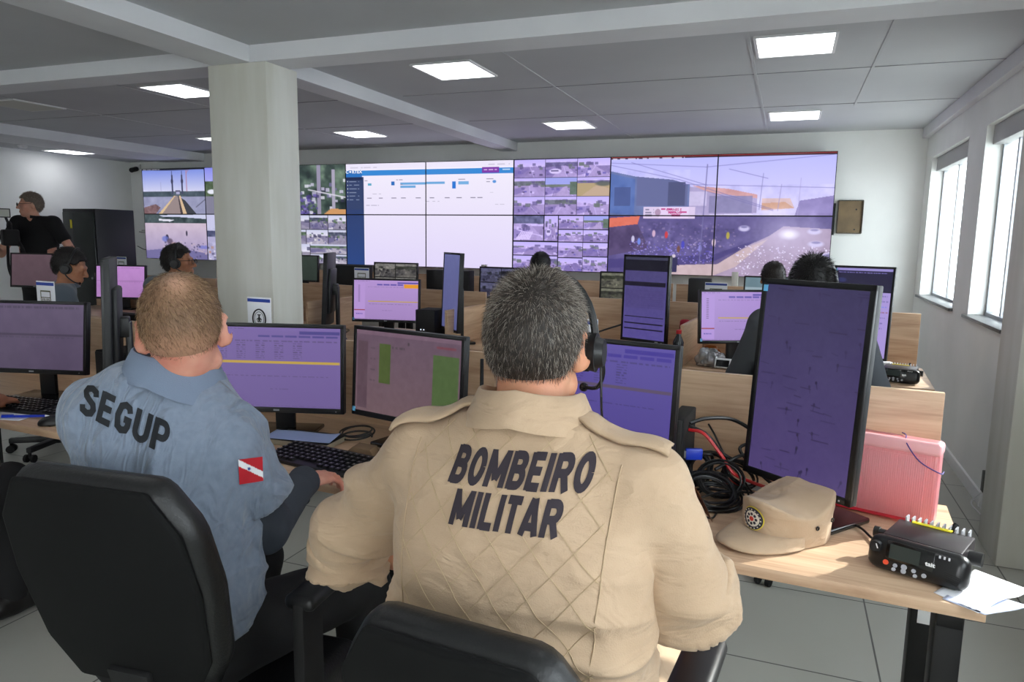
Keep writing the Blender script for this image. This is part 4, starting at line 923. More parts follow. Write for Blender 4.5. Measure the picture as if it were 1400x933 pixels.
# ------------------------------------------------------------------ man in the khaki uniform
def khaki_man():
    base = np.array((-.38, 1.02, 0.)); bx, by = -.385, 1.08
    Hc = np.array((-.395, 1.165, 1.316)); HM = hframe(R(3), R(6)); k = .95
    shL, shR = np.array((-.588, 1.10, 1.125)), np.array((-.175, 1.09, 1.125)); elL, elR = np.array((-.80, 1.17, .89)), np.array((-.122, 1.13, .945)); wrL, wrR = np.array((-.60, 1.33, .80)), np.array((-.17, 1.42, .81))
    prof = [(.50, .20, .15, 0), (.62, .205, .155, 0), (.75, .195, .15, -.005), (.88, .20, .145, -.005), (.98, .212, .14, -.005), (1.06, .215, .132, 0), (1.12, .20, .115, .01), (1.17, .145, .09, .02), (1.21, .08, .068, .03)]
    g = SDF((-1.0, .78, .45), (.12, 1.85, 1.48), .0036)
    g.torso((bx, by), 0, [r_ for r_ in prof if r_[0] > .7], grow=-.02); neck = Hc + .0
    g.cone((bx, by + .03, 1.17), Hc + HM[2] * -.04 + HM[1] * -.02, .062, .06, .02); head_sdf(g, Hc, HM, k, es=1.1, eo=34)
    for a, e, w, sd, tgt in ((shL, elL, wrL, -1, (.25, 1, 0)), (shR, elR, wrR, 1, (-.25, 1, 0))):
        g.cone(a, e, .052, .040, .02); g.cone(e, w, .041, .03, .012); d = np.array(tgt); hand_sdf(g, w, w - e + d * .3, (0, 0, 1), -sd, (20, 30, 20), 6, 34)
    V, Fq = g.mesh(1); body = raw('person', V - base, Fq, SK1, None, loc=base)
    setp(body, 'seated man in khaki uniform shirt lettered BOMBEIRO MILITAR, seen from behind', 'person')
    # shirt
    g = SDF((-1.02, .8, .45), (.14, 1.5, 1.3), .005)
    g.torso((bx, by), 0, [(z, a + .004, b + .006, *o) for z, a, b, *o in prof], k=.01)
    for s, a, e, w in ((-1, shL, elL, wrL), (1, shR, elR, wrR)):
        g.cone((bx + s * .07, by + .02, 1.14), a + (-s * .01, 0, -.01), .058, .066, .05)
        e = e - (e - a) / np.linalg.norm(e - a) * .022; q = g.twin(); q.cone(a + (-s * .015, 0, -.01), a * .5 + e * .5, .070, .059, .01); q.cone(a * .5 + e * .5, e, .059, .067, .02)
        f = (w - e) / np.linalg.norm(w - e); u_ = (e - a) / np.linalg.norm(e - a); f = u_ * .85 + f * .5; f /= np.linalg.norm(f); q.cone(e, e + f * .03, .067, .066, .015); q.cone(e - f * .004, e + f * .052, .0705, .0745, .003)      # rolled cuff
        q.cut(e + f * .056, f, e + f * .056 - .16, e + f * .056 + .18, .005); g.merge(q, .012)
    g.cone((bx, by + .03, 1.12), (bx, by + .035, 1.19), .085, .066, .03)
    g.cut((bx, by + .03, 1.215), (0, -.1, 1), (bx - .14, by - .14, 1.19), (bx + .14, by + .2, 1.31))
    V, Fq = g.mesh(1)
    am = np.maximum(np.exp(-((V - elL) ** 2).sum(1) / .022), np.exp(-((V - elR) ** 2).sum(1) / .022)); lowm = np.clip((1.05 - V[:, 2]) / .3, 0, 1)
    V = wrinkle(V, Fq, .020, 8, (1, 1, 1.5), .3 + 1.1 * am + .6 * lowm); V = wrinkle(V, Fq, .010, 17, (.5, 1, 1.7), .25 + am + .7 * lowm, 4.)
    arm = np.clip(1 - np.minimum(np.linalg.norm(V - (elL * .6 + shL * .4), axis=1), np.linalg.norm(V - (elR * .6 + shR * .4), axis=1)) / .22, 0, 1)
    V = folds(V, Fq, .030, (4, 4, 15), np.clip((1.02 - V[:, 2]) / .14, .10, 1) * (1 - arm * .3)); V = folds(V, Fq, .032, (8, 8, 10), arm, 7.)
    KH = mat('khaki_cloth', (187, 161, 133), rough=.85, vary=(9, (177, 151, 123)), bump=(420, .16), sheen=.1, fold=(9, .35, (1, 1, 2.2)))
    shirt = raw('shirt', V - base, Fq, KH, body); prj = project(V, Fq, (0, 1, 0))
    M0 = Matrix.Translation((0, .5, 0)) @ FRONT; D = mat('dark_lettering', (44, 36, 44), rough=.8)
    for s, px, py, sz, xs in (('BOMBEIRO', (603, 803), (641, 662), .072, .8), ('MILITAR', (615, 769), (691, 713), .068, .8)):
        a = ony(px[0], py[0] , .955); b_ = ony(px[1], py[1], .955); c = (a + b_) / 2; ang = math.atan2(b_.z - a.z, b_.x - a.x)
        bm = block_text(s, b_.x - a.x - .01, .050, .14, .12, .235)
        wrap_bm(bm, Matrix.Translation((c.x, .5, c.z - .002)) @ FRONT @ Matrix.Rotation(ang, 4, 'Z'), prj); bm_obj('lettering', bm, D, shirt, base)['label'] = 'dark letters reading ' + s
    q = []; ST = mat('stitch_thread', (186, 164, 130), rough=.9)
    for i in range(-5, 12):
        a = Vector((bx - .17 + i * .05, .5, 1.21)); 
        for sx in (-1, 1):
            a = Vector((bx + sx * (-.32 + i * .062), .5, 1.2)); b_ = a + Vector((sx * .30, 0, -.34)); pts = [p for p in lerp(a, b_, 50) if abs(p.x - bx) < .165 and p.z > .8]
            if len(pts) > 3: q.append(pts)
    stitch(q, prj, shirt, base, ST, .0006)
    q = []
    for s in (-1, 1):
        q = []
        for o in (0,): q.append([Vector((bx + s * (.172 + o - .02 * math.sin(t * 2)), .5, 1.165 - .6 * t)) for t in np.linspace(0, 1, 50)])
        stitch(q, prj, shirt, base, mat('khaki_seam', (180, 156, 126), rough=.9), .0010, 'seam')
    for a, e, w in ((shL, elL, wrL), (shR, elR, wrR)):                # rolled up cuffs
        u_ = (e - a) / np.linalg.norm(e - a); f = (w - e) / np.linalg.norm(w - e); f = u_ * .85 + f * .5; f /= np.linalg.norm(f); e = e - u_ * .022
        q = SDF(e - .16, e + .16, .005); q.cone(e - f * .02, e + f * .08, .0765, .081, 0); q.cut(e + f * .064, f, e - .16, e + .16, .004); q.cut(e + f * .006 + u_ * .0, -(f * .9 + u_ * .35), e - .16, e + .16, .004); q.cone(e + f * .05, e + f * .12, .058, .06, .004, 's')
        V3, F3 = q.mesh(1); V3 = folds(V3, F3, .014, (14, 14, 14), .8, 3.); raw('rolled_cuff', V3 - base, F3, KH, shirt)
    # collar, shoulder straps, badge
    zf = lambda ca, sa: -.014 * abs(ca) - (.03 * sa if sa > 0 else 0) + (.0 if sa > 0 else .0)
    cv, cf = collar_mesh((bx, by + .03, 1.212), .078, .080, R(2), zf, .054, .036, .005, .35, lowf=lambda ca, sa: -.006 * abs(ca))
    raw('collar', cv - base, cf, KH, shirt, ang=50)
    prz = project(V, Fq, (0, 0, -1))
    for s in (-1, 1):
        bm = bmesh.new(); nx, ny = 24, 6; G = {}
        for i in range(nx):
            for j in range(ny):
                t = i / (nx - 1); u = j / (ny - 1) - .5; wdt = .05 if t > .15 else .03 + .02 * t / .15
                G[i, j] = bm.verts.new((bx + s * (.085 + .15 * t), by + .005 + u * wdt, 1.6))
        for i in range(nx - 1):
            for j in range(ny - 1): bm.faces.new((G[i, j], G[i + 1, j], G[i + 1, j + 1], G[i, j + 1]))
        wrap_bm(bm, Matrix(), prz, .005); bmesh.ops.solidify(bm, geom=bm.faces[:], thickness=.005); bmesh.ops.recalc_face_normals(bm, faces=bm.faces); bm_obj('shoulder_strap', bm, KH, shirt, base)
    prx = project(V, Fq, (-1, 0, 0)); bm = bmesh.new(); bmesh.ops.create_circle(bm, cap_ends=True, segments=24, radius=.027)
    bmesh.ops.triangulate(bm, faces=bm.faces); bmesh.ops.subdivide_edges(bm, edges=bm.edges[:], cuts=3, use_grid_fill=True); bmesh.ops.triangulate(bm, faces=bm.faces)
    wrap_bm(bm, Matrix.Translation((.3, 1.13, 1.085)) @ Matrix.Rotation(PI / 2, 4, 'Y'), prx, .003); bm_obj('sleeve_badge', bm, mat('badge_orange', (170, 104, 66), rough=.8, vary=(120, (70, 40, 34))), shirt, base)['label'] = 'embroidered orange sleeve badge'
    # trousers and shoes
    g = SDF((-.75, .8, .0), (.1, 1.85, .7), .009)
    g.ell((bx, by, .58), (.2, .17, .12), None, .02)
    for s in (-1, 1):
        hp = np.array((bx + s * .1, by + .03, .57)); kn = np.array((bx + s * .17, by + .47, .56)); an = np.array((bx + s * .15, by + .5, .09))
        g.cone(hp, kn, .1, .075, .03); g.cone(kn, an, .074, .055, .02)
    V2, F2 = g.mesh(1); V2 = wrinkle(V2, F2, .008, 12); raw('trousers', V2 - base, F2, KH, body)
    for s in (-1, 1): shoe(body, base, (bx + s * .15, by + .5), (s * .15, 1), mat('boot_black', (20, 18, 17), rough=.4), 'boot')
    # hair
    g = SDF(Hc - .16, Hc + .17, .005); hair_sdf(g, Hc, HM, k, .010, top=.002); Vh, Fh = g.mesh(2); Nh = normals(Vh, Fh)
    loc = lambda P: np.stack([(P - Hc) @ HM[i] for i in range(3)], 1)
    def dirf(P, n):
        l = loc(P); crown = Hc + HM[1] * -.03 + HM[2] * .12; rad = P - crown; rad /= np.linalg.norm(rad, axis=1)[:, None]; tan = rad - n * (rad * n).sum(1)[:, None]; tan /= np.maximum(np.linalg.norm(tan, axis=1), 1e-5)[:, None]
        topm = np.clip((l[:, 2] - .02) / .08, 0, 1)[:, None]; return tan * (1 - .35 * topm) + n * (.32 + .6 * topm)
    lz = lambda P: loc(P)[:, 2]
    Vs, Fs, ids, _ = strands(Vh, Fh, 15000, .017, .00033, dirf, None, 3)
    root = np.repeat(Vs.reshape(-1, 7, 3)[:, 0], 7, 0); hl = lz(root); rg = np.random.default_rng(5); gr = rg.random(len(Vs) // 7)[ids]
    top = np.clip((hl + .02) / .1, 0, 1); sidem = np.clip(np.abs(loc(root)[:, 0]) / .08, 0, 1); pg = .16 + .30 * top + .28 * sidem
    c0 = np.array((54, 47, 43)) / 255.; c1 = np.array((168, 160, 150)) / 255.; c2 = np.array((98, 86, 76)) / 255.
    col = np.where((gr < pg * .6)[:, None], c1, np.where((gr < pg + .2)[:, None], c2, c0))
    capc = np.tile(np.array((50, 44, 40)) / 255., (len(Vh), 1)); low = np.clip((-.035 - lz(Vh)) / .035, 0, 1)[:, None]; capc = capc * (1 - .55 * low) + np.array((150, 108, 84)) / 255. * .55 * low
    hair_obj(body, base, Vh, Fh, capc, Vs, Fs, ids, col)
    headset('black headset worn by the man in the khaki uniform shirt', Hc, HM, k, 1, [Hc + HM[0] * .112 + HM[2] * -.03, Hc + HM[0] * .115 + HM[2] * -.1 + HM[1] * .01, Hc + HM[0] * .11 + HM[2] * -.17 + HM[1] * .06, Hc + HM[0] * .06 + HM[2] * -.27 + HM[1] * .12], both=False, fy=.03)
khaki_man()

# ------------------------------------------------------------------ man in the grey polo
def polo_man():
    bx, by = -1.268, 1.19; base = np.array((bx, by - .03, 0.))
    Hc = np.array((-1.237, 1.215, 1.285)); HM = hframe(R(38), R(10), R(-4)); k = 1.0; ty = R(18); RL = .23
    shL, shR = np.array((-1.42, 1.14, 1.10)), np.array((-1.13, 1.235, 1.045)); elL, elR = np.array((-1.64, 1.36, .90)), np.array((-1.135, 1.335, .80)); wrL, wrR = np.array((-1.68, 1.70, .81)), np.array((-1.222, 1.60, .817))
    prof = [(.50, .2, .16, -.01), (.62, .185, .165, -.01), (.75, .175, .16, -.01), (.88, .172, .15, -.005), (.98, .178, .142, 0), (1.05, .182, .132, .005), (1.11, .165, .112, .015), (1.15, .14, .09, .025), (1.19, .085, .07, .03)]
    g = SDF((-1.85, .9, .45), (-.8, 2.0, 1.45), .0036)
    g.torso((bx, by), ty, [r_ for r_ in prof if r_[0] > .7], grow=-.02, roll=RL); g.cone((bx, by + .03, 1.14), Hc + HM[2] * -.04 + HM[1] * -.02, .062, .06, .02); head_sdf(g, Hc, HM, k, es=1.12, eo=36)
    for a, e, w, sd in ((shL, elL, wrL, -1), (shR, elR, wrR, 1)): g.cone(a, e, .05, .043, .02); g.cone(e, w, .043, .029, .012)
    hand_sdf(g, wrR, (.10, 1, -.12), (.1, .1, 1), -1, (14, 24, 20), 5, 26, 1.05); hand_sdf(g, wrL, (.2, 1, -.1), (0, 0, 1), 1, (20, 28, 20), 6, 30)
    V, Fq = g.mesh(1); body = raw('person', V - base, Fq, SK2, None, loc=base); setp(body, 'seated man with short light brown hair in grey polo shirt lettered SEGUP', 'person')
    g = SDF((-1.85, .92, .45), (-.75, 1.6, 1.3), .005)
    g.torso((bx, by), ty, [(z, a + .004, b + .006, *o) for z, a, b, *o in prof if z > .6], k=.01, roll=RL)
    for s, a, e in ((-1, shL, elL), (1, shR, elR)):
        f = (e - a) / np.linalg.norm(e - a); g.cone((bx + s * .067, by + .02 + s * .02, 1.105 - s * .018), a + (-s * .01, 0, -.01), .056, .062, .05); q = g.twin(); q.cone(a + (-s * .015, 0, -.005), a + f * .15, .066, .068, .01); q.cone(a + f * .15, a + f * .2, .0695, .071, .003); q.cut(a + f * .175, f, a + f * .175 - .16, a + f * .175 + .16, .004); g.merge(q, .005)
    g.cone((bx, by + .03, 1.08), (bx, by + .035, 1.155), .084, .066, .03); g.cut((bx, by + .03, 1.185), (.2, -.1, 1), (bx - .14, by - .14, 1.15), (bx + .14, by + .2, 1.27))
    V, Fq = g.mesh(1); am = np.maximum(np.exp(-((V - shR * .6 - elR * .4 + (.08, 0, 0)) ** 2).sum(1) / .02), np.exp(-((V - shL) ** 2).sum(1) / .02)); lowm = np.clip((1.0 - V[:, 2]) / .25, 0, 1)
    V = wrinkle(V, Fq, .018, 7, (1.6, 1, .6), .4 + .8 * am + .5 * lowm); V = wrinkle(V, Fq, .007, 18, (1.5, 1, .7), .3 + am, 3.)
    V = folds(V, Fq, .026, (12, 6, 4), .75, 2.); V = folds(V, Fq, .022, (6, 6, 14), np.clip((.95 - V[:, 2]) / .12, 0, 1), 5.)
    PO = mat('polo_cloth', (126, 138, 156), rough=.9, vary=(60, (118, 130, 148)), bump=(500, .15), sheen=.25, fold=(12, .7, (2.2, 1, .8))); shirt = raw('polo_shirt', V - base, Fq, PO, body)
    # letters
    dv = (ony(172, 574, 1.06) - CAMP).normalized(); prj = project(V, Fq, dv); a = ony(112, 543, 1.06); b_ = ony(232, 602, 1.06); c = (a + b_) / 2; ang = math.atan2(b_.z - a.z, b_.x - a.x); bm = block_text('SEGUP', (b_ - a).length * 1.0, .072, .10, .10, .215)
    wrap_bm(bm, Matrix.Translation(c) @ FRONT @ Matrix.Rotation(ang, 4, 'Z'), prj); bm_obj('lettering', bm, mat('navy_lettering', (22, 26, 32), rough=.8), shirt, base)['label'] = 'dark letters reading SEGUP'
    # flag on the sleeve, seen from the camera side
    ctr = ony(342, 643, 1.2); dv = (ctr - CAMP).normalized(); prf = project(V, Fq, dv); cols = []; bm = bmesh.new(); n = 30; G = {}
    can = Can(n, n, (196, 30, 44)); can.poly([(0, .0), (0, .26), (1, .86), (1, .62)], (238, 240, 244)); can.disc(.42, .42, .07, .07, (50, 80, 150), 1, .2)
    hit = prf(ony(342, 643, 1.2), .0016) or ctr; u = Vector((.934, .357, -.07)).normalized()
    for j in range(n):
        for i in range(n): G[i, j] = bm.verts.new(hit + u * ((i / (n - 1) - .5) * .053) + Vector((0, 0, (.5 - j / (n - 1)) * .056 + (i / (n - 1) - .5) * .012)))
    for j in range(n - 1):
        for i in range(n - 1): bm.faces.new((G[i, j], G[i, j + 1], G[i + 1, j + 1], G[i + 1, j]))
    for v in bm.verts:
        q_ = prf(v.co, .0016)
        if q_ is not None: v.co = q_
    o = bm_obj('flag_patch', bm, attr_mat('flag_cloth', rough=.8), shirt, base); colored(o, lin(can.a.reshape(-1, 3))); o['label'] = 'red flag patch with a white diagonal band and blue star'
    zf = lambda ca, sa: -.012 * abs(ca) - (.02 * sa if sa > 0 else 0) - .024 * ca
    cv, cf = collar_mesh((bx + .0, by + .035, 1.176), .080, .082, R(14), zf, .06, .038, .006, .3, lowf=lambda ca, sa: -.012 * abs(ca) - .012 * ca); raw('collar', cv - base, cf, mat('polo_collar', (116, 129, 150), rough=.9, bump=(500, .2)), shirt, ang=50)
    NV = mat('undersleeve', (50, 56, 66), rough=.8, bump=(300, .1))
    for a, e, w, h in ((shL, elL, wrL, 0), (shR, elR, wrR, 1)):
        f = (w - e) / np.linalg.norm(w - e); lo = np.minimum(np.minimum(a, e), w) - .1; hi = np.maximum(np.maximum(a, e), w) + .1; g = SDF(lo, hi, .005)
        g.cone(a * .55 + e * .45, e, .062, .058, .01); g.cone(e, w - f * .03, .057, .042, .02); g.cone(w - f * .035, w + f * .005, .043, .045, .004); g.cut(w + f * .012, f, w - .07, w + .09, .003)
        V3, F3 = g.mesh(1); V3 = wrinkle(V3, F3, .007, 22, (1, .6, 1), .3 + np.exp(-((V3 - e) ** 2).sum(1) / .01)); raw('undersleeve', V3 - base, F3, NV, shirt)
    g = SDF((-1.55, .9, .0), (-.75, 1.95, .72), .009); TR = mat('black_trousers', (16, 16, 18), rough=.85, bump=(300, .1)); g.ell((bx, by, .58), (.2, .18, .12), None, .02); feet = []
    for s, kx, ax in ((-1, bx - .14, bx - .16), (1, bx + .22, bx + .24)):
        hp = np.array((bx + s * .1, by + .03, .57)); kn = np.array((kx, by + .42, .55)); an = np.array((ax, by + .4, .09)); g.cone(hp, kn, .1, .075, .03); g.cone(kn, an, .074, .058, .02); feet.append((ax, by + .4))
    V2, F2 = g.mesh(1); V2 = wrinkle(V2, F2, .008, 12); raw('trousers', V2 - base, F2, TR, body)
    for f in feet: shoe(body, base, f, (.1, 1), mat('boot_black', (20, 18, 17), rough=.4))
    g = SDF(Hc - .16, Hc + .17, .005); hair_sdf(g, Hc, HM, k, .006, [(-.12, -.07), (-.07, -.062), (-.045, -.04), (-.03, .0), (-.005, .024), (.02, .03), (.045, .03), (.06, .062), (.1, .075)]); Vh, Fh = g.mesh(2)
    loc = lambda P: np.stack([(P - Hc) @ HM[i] for i in range(3)], 1); wl = np.array((.008, -.075, .088)); bald = lambda P: np.exp(-(((loc(P) - wl) / np.array((.026, .04, .034))) ** 2).sum(1))
    def dirf(P, n):
        crown = Hc + HM[0] * .0 + HM[1] * -.05 + HM[2] * .125; rad = P - crown; rad /= np.maximum(np.linalg.norm(rad, axis=1), 1e-4)[:, None]; sw = np.cross(n, rad); tan = rad - n * (rad * n).sum(1)[:, None] + sw * .4; tan /= np.maximum(np.linalg.norm(tan, axis=1), 1e-5)[:, None]; return tan + n * .10
    low = lambda P: np.clip((loc(P)[:, 2] + .06) / .07, .25, 1)
    Vs, Fs, ids, _ = strands(Vh, Fh, 14000, .017, .0003, dirf, lambda P: (1 - .85 * bald(P)) * low(P), 8); gr = np.random.default_rng(2).random(len(Vs) // 7)[ids]
    col = np.where((gr < .25)[:, None], np.array((186, 156, 120)) / 255., np.where((gr < .6)[:, None], np.array((132, 102, 72)) / 255., np.array((92, 68, 48)) / 255.))
    cc = np.tile(np.array((124, 94, 70)) / 255., (len(Vh), 1)); b0 = bald(Vh)[:, None]; lw = (1 - low(Vh))[:, None]; cc = cc * (1 - b0) + np.array((204, 158, 132)) / 255. * b0; cc = cc * (1 - lw * .9) + np.array((196, 148, 122)) / 255. * lw * .9
    hair_obj(body, base, Vh, Fh, cc, Vs, Fs, ids, col)
polo_man()

# ------------------------------------------------------------------ people further back
def simple_person(label, bx, by, yaw, top, head_yaw, shirtc, skin, hairc, pitch=0., arms=None, legs=True, h=.009, seat=.5, tr=(22, 22, 24), hair_top=.004, standing=False, glasses=False, sleeves=.6, hairoff=.009, lean=0., spike=(.02, .35)):
    base = np.array((bx, by, 0.)); cy, sy = math.cos(yaw), math.sin(yaw); L = lambda x, y, z: np.array((bx + x * cy - y * sy, by + x * sy + y * cy, z))
    Hc = L(0, .06 + lean, top - .13); HM = hframe(head_yaw, pitch); zs = top - .29                                       # shoulder line
    z0 = seat if not standing else .92; zz = np.linspace(z0, zs + .05, 7); hw = (.185, .19, .185, .2, .205, .15, .075); hd = (.14, .135, .13, .13, .12, .085, .065)
    prof = [(zz[i], hw[i], hd[i], lean * (i / 6.)) for i in range(7)]
    arms = arms or [((-.27, .12, zs - .3), (-.15, .4, .82)), ((.27, .12, zs - .3), (.15, .4, .82))]
    sh = [L(-.19, lean * .8, zs - .02), L(.19, lean * .8, zs - .02)]; EW = [(L(*e), L(*w)) for e, w in arms]
    allp = np.array([Hc] + sh + [p for ew in EW for p in ew] + [L(0, 0, z0)]); lo = allp.min(0) - .2; hi = allp.max(0) + .2
    g = SDF(lo, hi, h * .8); g.torso((bx, by), yaw, prof, grow=-.02); g.cone(L(0, .02 + lean, zs), Hc - HM[2] * .04, .06, .058, .02); head_sdf(g, Hc, HM, 1., True, True)
    for i, (e, w) in enumerate(EW):
        g.cone(sh[i], e, .048, .042, .02); g.cone(e, w, .042, .028, .012); d = (w - e) / np.linalg.norm(w - e); hand_sdf(g, w, d + (0, 0, -.1), (0, 0, 1) if not standing else (1, 0, .3), 1 if i == 0 else -1, (18, 26, 20), 5, 28)
    V, Fq = g.mesh(1); body = raw('person', V - base, Fq, skin, None, loc=base); setp(body, label, 'person')
    g = SDF(lo, hi, h); g.torso((bx, by), yaw, [(a, b + .004, c + .006, d) for a, b, c, d in prof], k=.01)
    for i, s in enumerate((-1, 1)):
        e, w = EW[i]; f = (e - sh[i]); Ln = np.linalg.norm(f); f /= Ln; g.cone(L(s * .07, .02 + lean, zs + .01), sh[i], .055, .07, .05)
        q = sh[i] + f * Ln * min(sleeves, 1.); g.cone(sh[i], q, .073, .066, .03)
        if sleeves > 1: f2 = (w - e) / np.linalg.norm(w - e); g.cone(e, w, .062, .045, .02); g.cut(w, f2, w - .07, w + .08)
        else: g.cut(q, f, q - .1, q + .12)
    g.cut(L(0, .03 + lean, zs + .052), (0, 0, 1), L(0, 0, zs) - .12, L(0, 0, zs + .2) + .12); V, Fq = g.mesh(1); V = wrinkle(V, Fq, .008, 10); shirt = raw('shirt', V - base, Fq, shirtc, body)
    cv, cf = collar_mesh(L(0, .03 + lean, zs + .03), .068, .068, yaw, lambda ca, sa: -.01 * abs(ca), .03, .02, .005, .3); raw('collar', cv - base, cf, shirtc, shirt, ang=50)
    if legs:
        g = SDF(L(0, 0, 0) - (.45, .75, 0), L(0, 0, z0) + (.45, .75, .2), .012); TRM = mat('trousers_%d' % tr[0], tr, rough=.85)
        if standing:
            g.ell(L(0, 0, .93), (.18, .14, .12), hframe(yaw), .02)
            for s in (-1, 1): g.cone(L(s * .09, 0, .88), L(s * .11, .02, .5), .095, .068, .03); g.cone(L(s * .11, .02, .5), L(s * .12, 0, .08), .067, .05, .02)
            ft = [L(s * .12, 0, 0) for s in (-1, 1)]
        else:
            g.ell(L(0, 0, .57), (.19, .16, .11), hframe(yaw), .02)
            for s in (-1, 1): g.cone(L(s * .1, .03, .56), L(s * .15, .44, .54), .095, .07, .03); g.cone(L(s * .15, .44, .54), L(s * .14, .42, .09), .07, .053, .02)
            ft = [L(s * .14, .42, 0) for s in (-1, 1)]
        V, Fq = g.mesh(1); raw('trousers', V - base, Fq, TRM, body)
        for f in ft: shoe(body, base, f, (-sy, cy), mat('boot_black', (20, 18, 17), rough=.4))
    g = SDF(Hc - .17, Hc + .18, .006); hair_sdf(g, Hc, HM, 1., hairoff, top=hair_top); Vh, Fh = g.mesh(2)
    loc = lambda P: np.stack([(P - Hc) @ HM[i] for i in range(3)], 1)
    def dirf(P, n):
        rad = P - (Hc + HM[1] * -.03 + HM[2] * .12); rad /= np.linalg.norm(rad, axis=1)[:, None]; return rad - n * (rad * n).sum(1)[:, None] + n * spike[1]
    Vs, Fs, ids, _ = strands(Vh, Fh, 1500, spike[0], .0011, dirf, None, int(bx * 50) % 97 + 3); gr = np.random.default_rng(4).random(len(Vs) // 7)[ids][:, None]; hc = np.array(hairc) / 255.
    hair_obj(body, base, Vh, Fh, hc, Vs, Fs, ids, np.clip(hc * (1 + .5 * gr), 0, 1))
    if glasses:
        T = lambda x, y, z: Vector(Hc + HM[0] * x + HM[1] * y + HM[2] * z); gt = thing('spectacles', 'spectacles worn by the ' + glasses, 'glasses', Vector(Hc)); o = Vector(Hc); q = MB()
        for s in (-1, 1):
            q.tube([T(s * .033 + .024 * math.cos(a), .112, .002 + .017 * math.sin(a)) - o for a in np.linspace(0, 2 * PI, 17)[:-1]], .0022, 6, True); q.tube([T(s * .056, .111, .008) - o, T(s * .08, .06, .01) - o, T(s * .084, -.005, .012) - o], .002, 6)
        q.tube([T(-.01, .113, .006) - o, T(.01, .113, .006) - o], .0022, 6); q.obj('spectacle_frame', BLACK, gt)
    return Hc, HM, sh
GR = mat('grey_shirt', (84, 94, 104), rough=.9, bump=(300, .12), sheen=.2); GRD = mat('dark_grey_shirt', (72, 76, 82), rough=.9, bump=(300, .12)); BK = mat('black_tshirt', (14, 14, 16), rough=.9)
H, HMx, _ = simple_person('man in grey shirt with black headset, head bent, behind the paper sign', -4.62, 3.46, R(-35), 1.385, R(-55), GR, SK3, (24, 21, 20), pitch=R(18), lean=.03)
headset('black headset on the man bent down behind the paper sign', H, HMx, 1., 1)
H, HMx, _ = simple_person('man with glasses and headset turned sideways, seated beyond the brown haired man', -4.15, 4.0, R(-5), 1.415, R(-62), GR, SK3, (24, 21, 20), glasses='headset man turned sideways', pitch=R(-3))
headset('headset with long boom on the sideways turned man with glasses', H, HMx, 1., 1)
simple_person('person with black hair mostly hidden behind the khaki man, near the displays', -2.02, 5.95, 0., 1.375, 0., GRD, SK3, (20, 18, 18))
simple_person('dark haired person seated in the far row beside the tall speckled monitor', -.1, 5.75, 0., 1.345, R(5), GRD, SK3, (28, 22, 18))
H, HMx, _ = simple_person('man in dark grey shirt with spiky black hair behind the tall speckled monitor', .105, 3.50, R(-4), 1.425, R(0), GRD, SK3, (18, 17, 17), hair_top=.012, spike=(.034, 1.1), sleeves=1.5, arms=[((-.30, .12, .84), (-.2, .45, .81)), ((.29, .13, .84), (.2, .45, .81))])
headset('thin headset on the spiky haired man behind the speckled monitor', H, HMx, 1.04, 1, col=mat('grey_band', (120, 122, 126), rough=.35))
H, HMx, sh = simple_person('standing cameraman with glasses in a black t-shirt by the server rack', -7.3, 5.3, R(196), 1.885, R(150), BK, SK4, (108, 96, 84), standing=True, glasses='cameraman in the black t-shirt', sleeves=.62, arms=[((-.36, -.03, 1.28), (-.33, .12, 1.05)), ((.30, .14, 1.26), (.24, .40, 1.38))])
simple_person('person at the edge of the picture resting a hand by the keyboard, in black trousers', -2.92, 1.38, R(-2), 1.40, R(10), GR, SK3, (26, 22, 20), sleeves=.7, arms=[((-.3, .2, .9), (-.2, .55, .82)), ((.10, .30, .86), (-.07, .56, .812))])
# ================================================================== desks
RA = -.065
def rowxf(ref, x, y=0.):
    """local row coords (x leftwards negative, y negative towards the seats)"""
    return Vector((ref[0] + x * math.cos(RA) - y * math.sin(RA), ref[1] + x * math.sin(RA) + y * math.cos(RA), 0))
ROW1, ROW2, ROW3 = (.475, 2.315), (.80, 4.90), (.50, 7.02)
def desk(ref, x1, L, D, label, group, divider=None, ptop=1.08, pins=.035, ang=RA, panel_x0=None):
    p = rowxf(ref, x1); t = thing('desk', label, 'desk', p, ang, group)
    MB().box2((-L + .002, -D, .722), (-.002, 0, .75), bev=.002).obj('worktop', WOODX, t)
    MB().box2((-L + .004 if panel_x0 is None else panel_x0, -.012, .70), (-pins, .010, ptop), bev=.0015).obj('back_panel', WOODX, t)
    for xx in (-.06, -L + .06):
        g = MB()
        for yy in (-D + .07, -.16): g.box((xx, yy, .37), (.055, .07, .70), bev=.004); g.box((xx, yy, .008), (.07, .09, .016), bev=.003)
        g.box((xx, -D / 2 - .04, .70), (.05, D - .14, .04), bev=.003); g.prism([(-D + .09, .72), (-D + .16, .72), (-D + .11, .5), (-D + .09, .5)], xx - .02, xx + .02, axis=0)
        g.obj('leg_frame', DKMET, t)
    if divider: MB().box2((-L - .01, -D + .02, .752), (-L + .012, -.014, 1.0), bev=.0015).obj('side_divider', WOODY, t)
    return t
d0 = desk(ROW1, 0, 1.42, .66, 'front desk with the cap and the two way radio at its end', 'front row desks')
g = MB()
for k_ in range(3): g.box((-.055, -.197, .58 - k_ * .045), (.03, .002, .038))
o = g.obj('leg_sticker', WHITE, d0); o['label'] = 'white stickers on the black leg'
desk(ROW1, -1.42, 1.42, .66, 'front desk with the long keyboard, between the khaki and polo men', 'front row desks')
desk(ROW1, -2.84, 1.5, .66, 'front desk with the blue pen and black mouse at the picture edge', 'front row desks')
desk(ROW2, 0, 1.32, .70, 'second row desk by the windows with the second two way radio', 'second row desks', True)
desk(ROW2, -1.32, 1.60, .70, 'second row desk with the dark portrait monitor', 'second row desks', True)
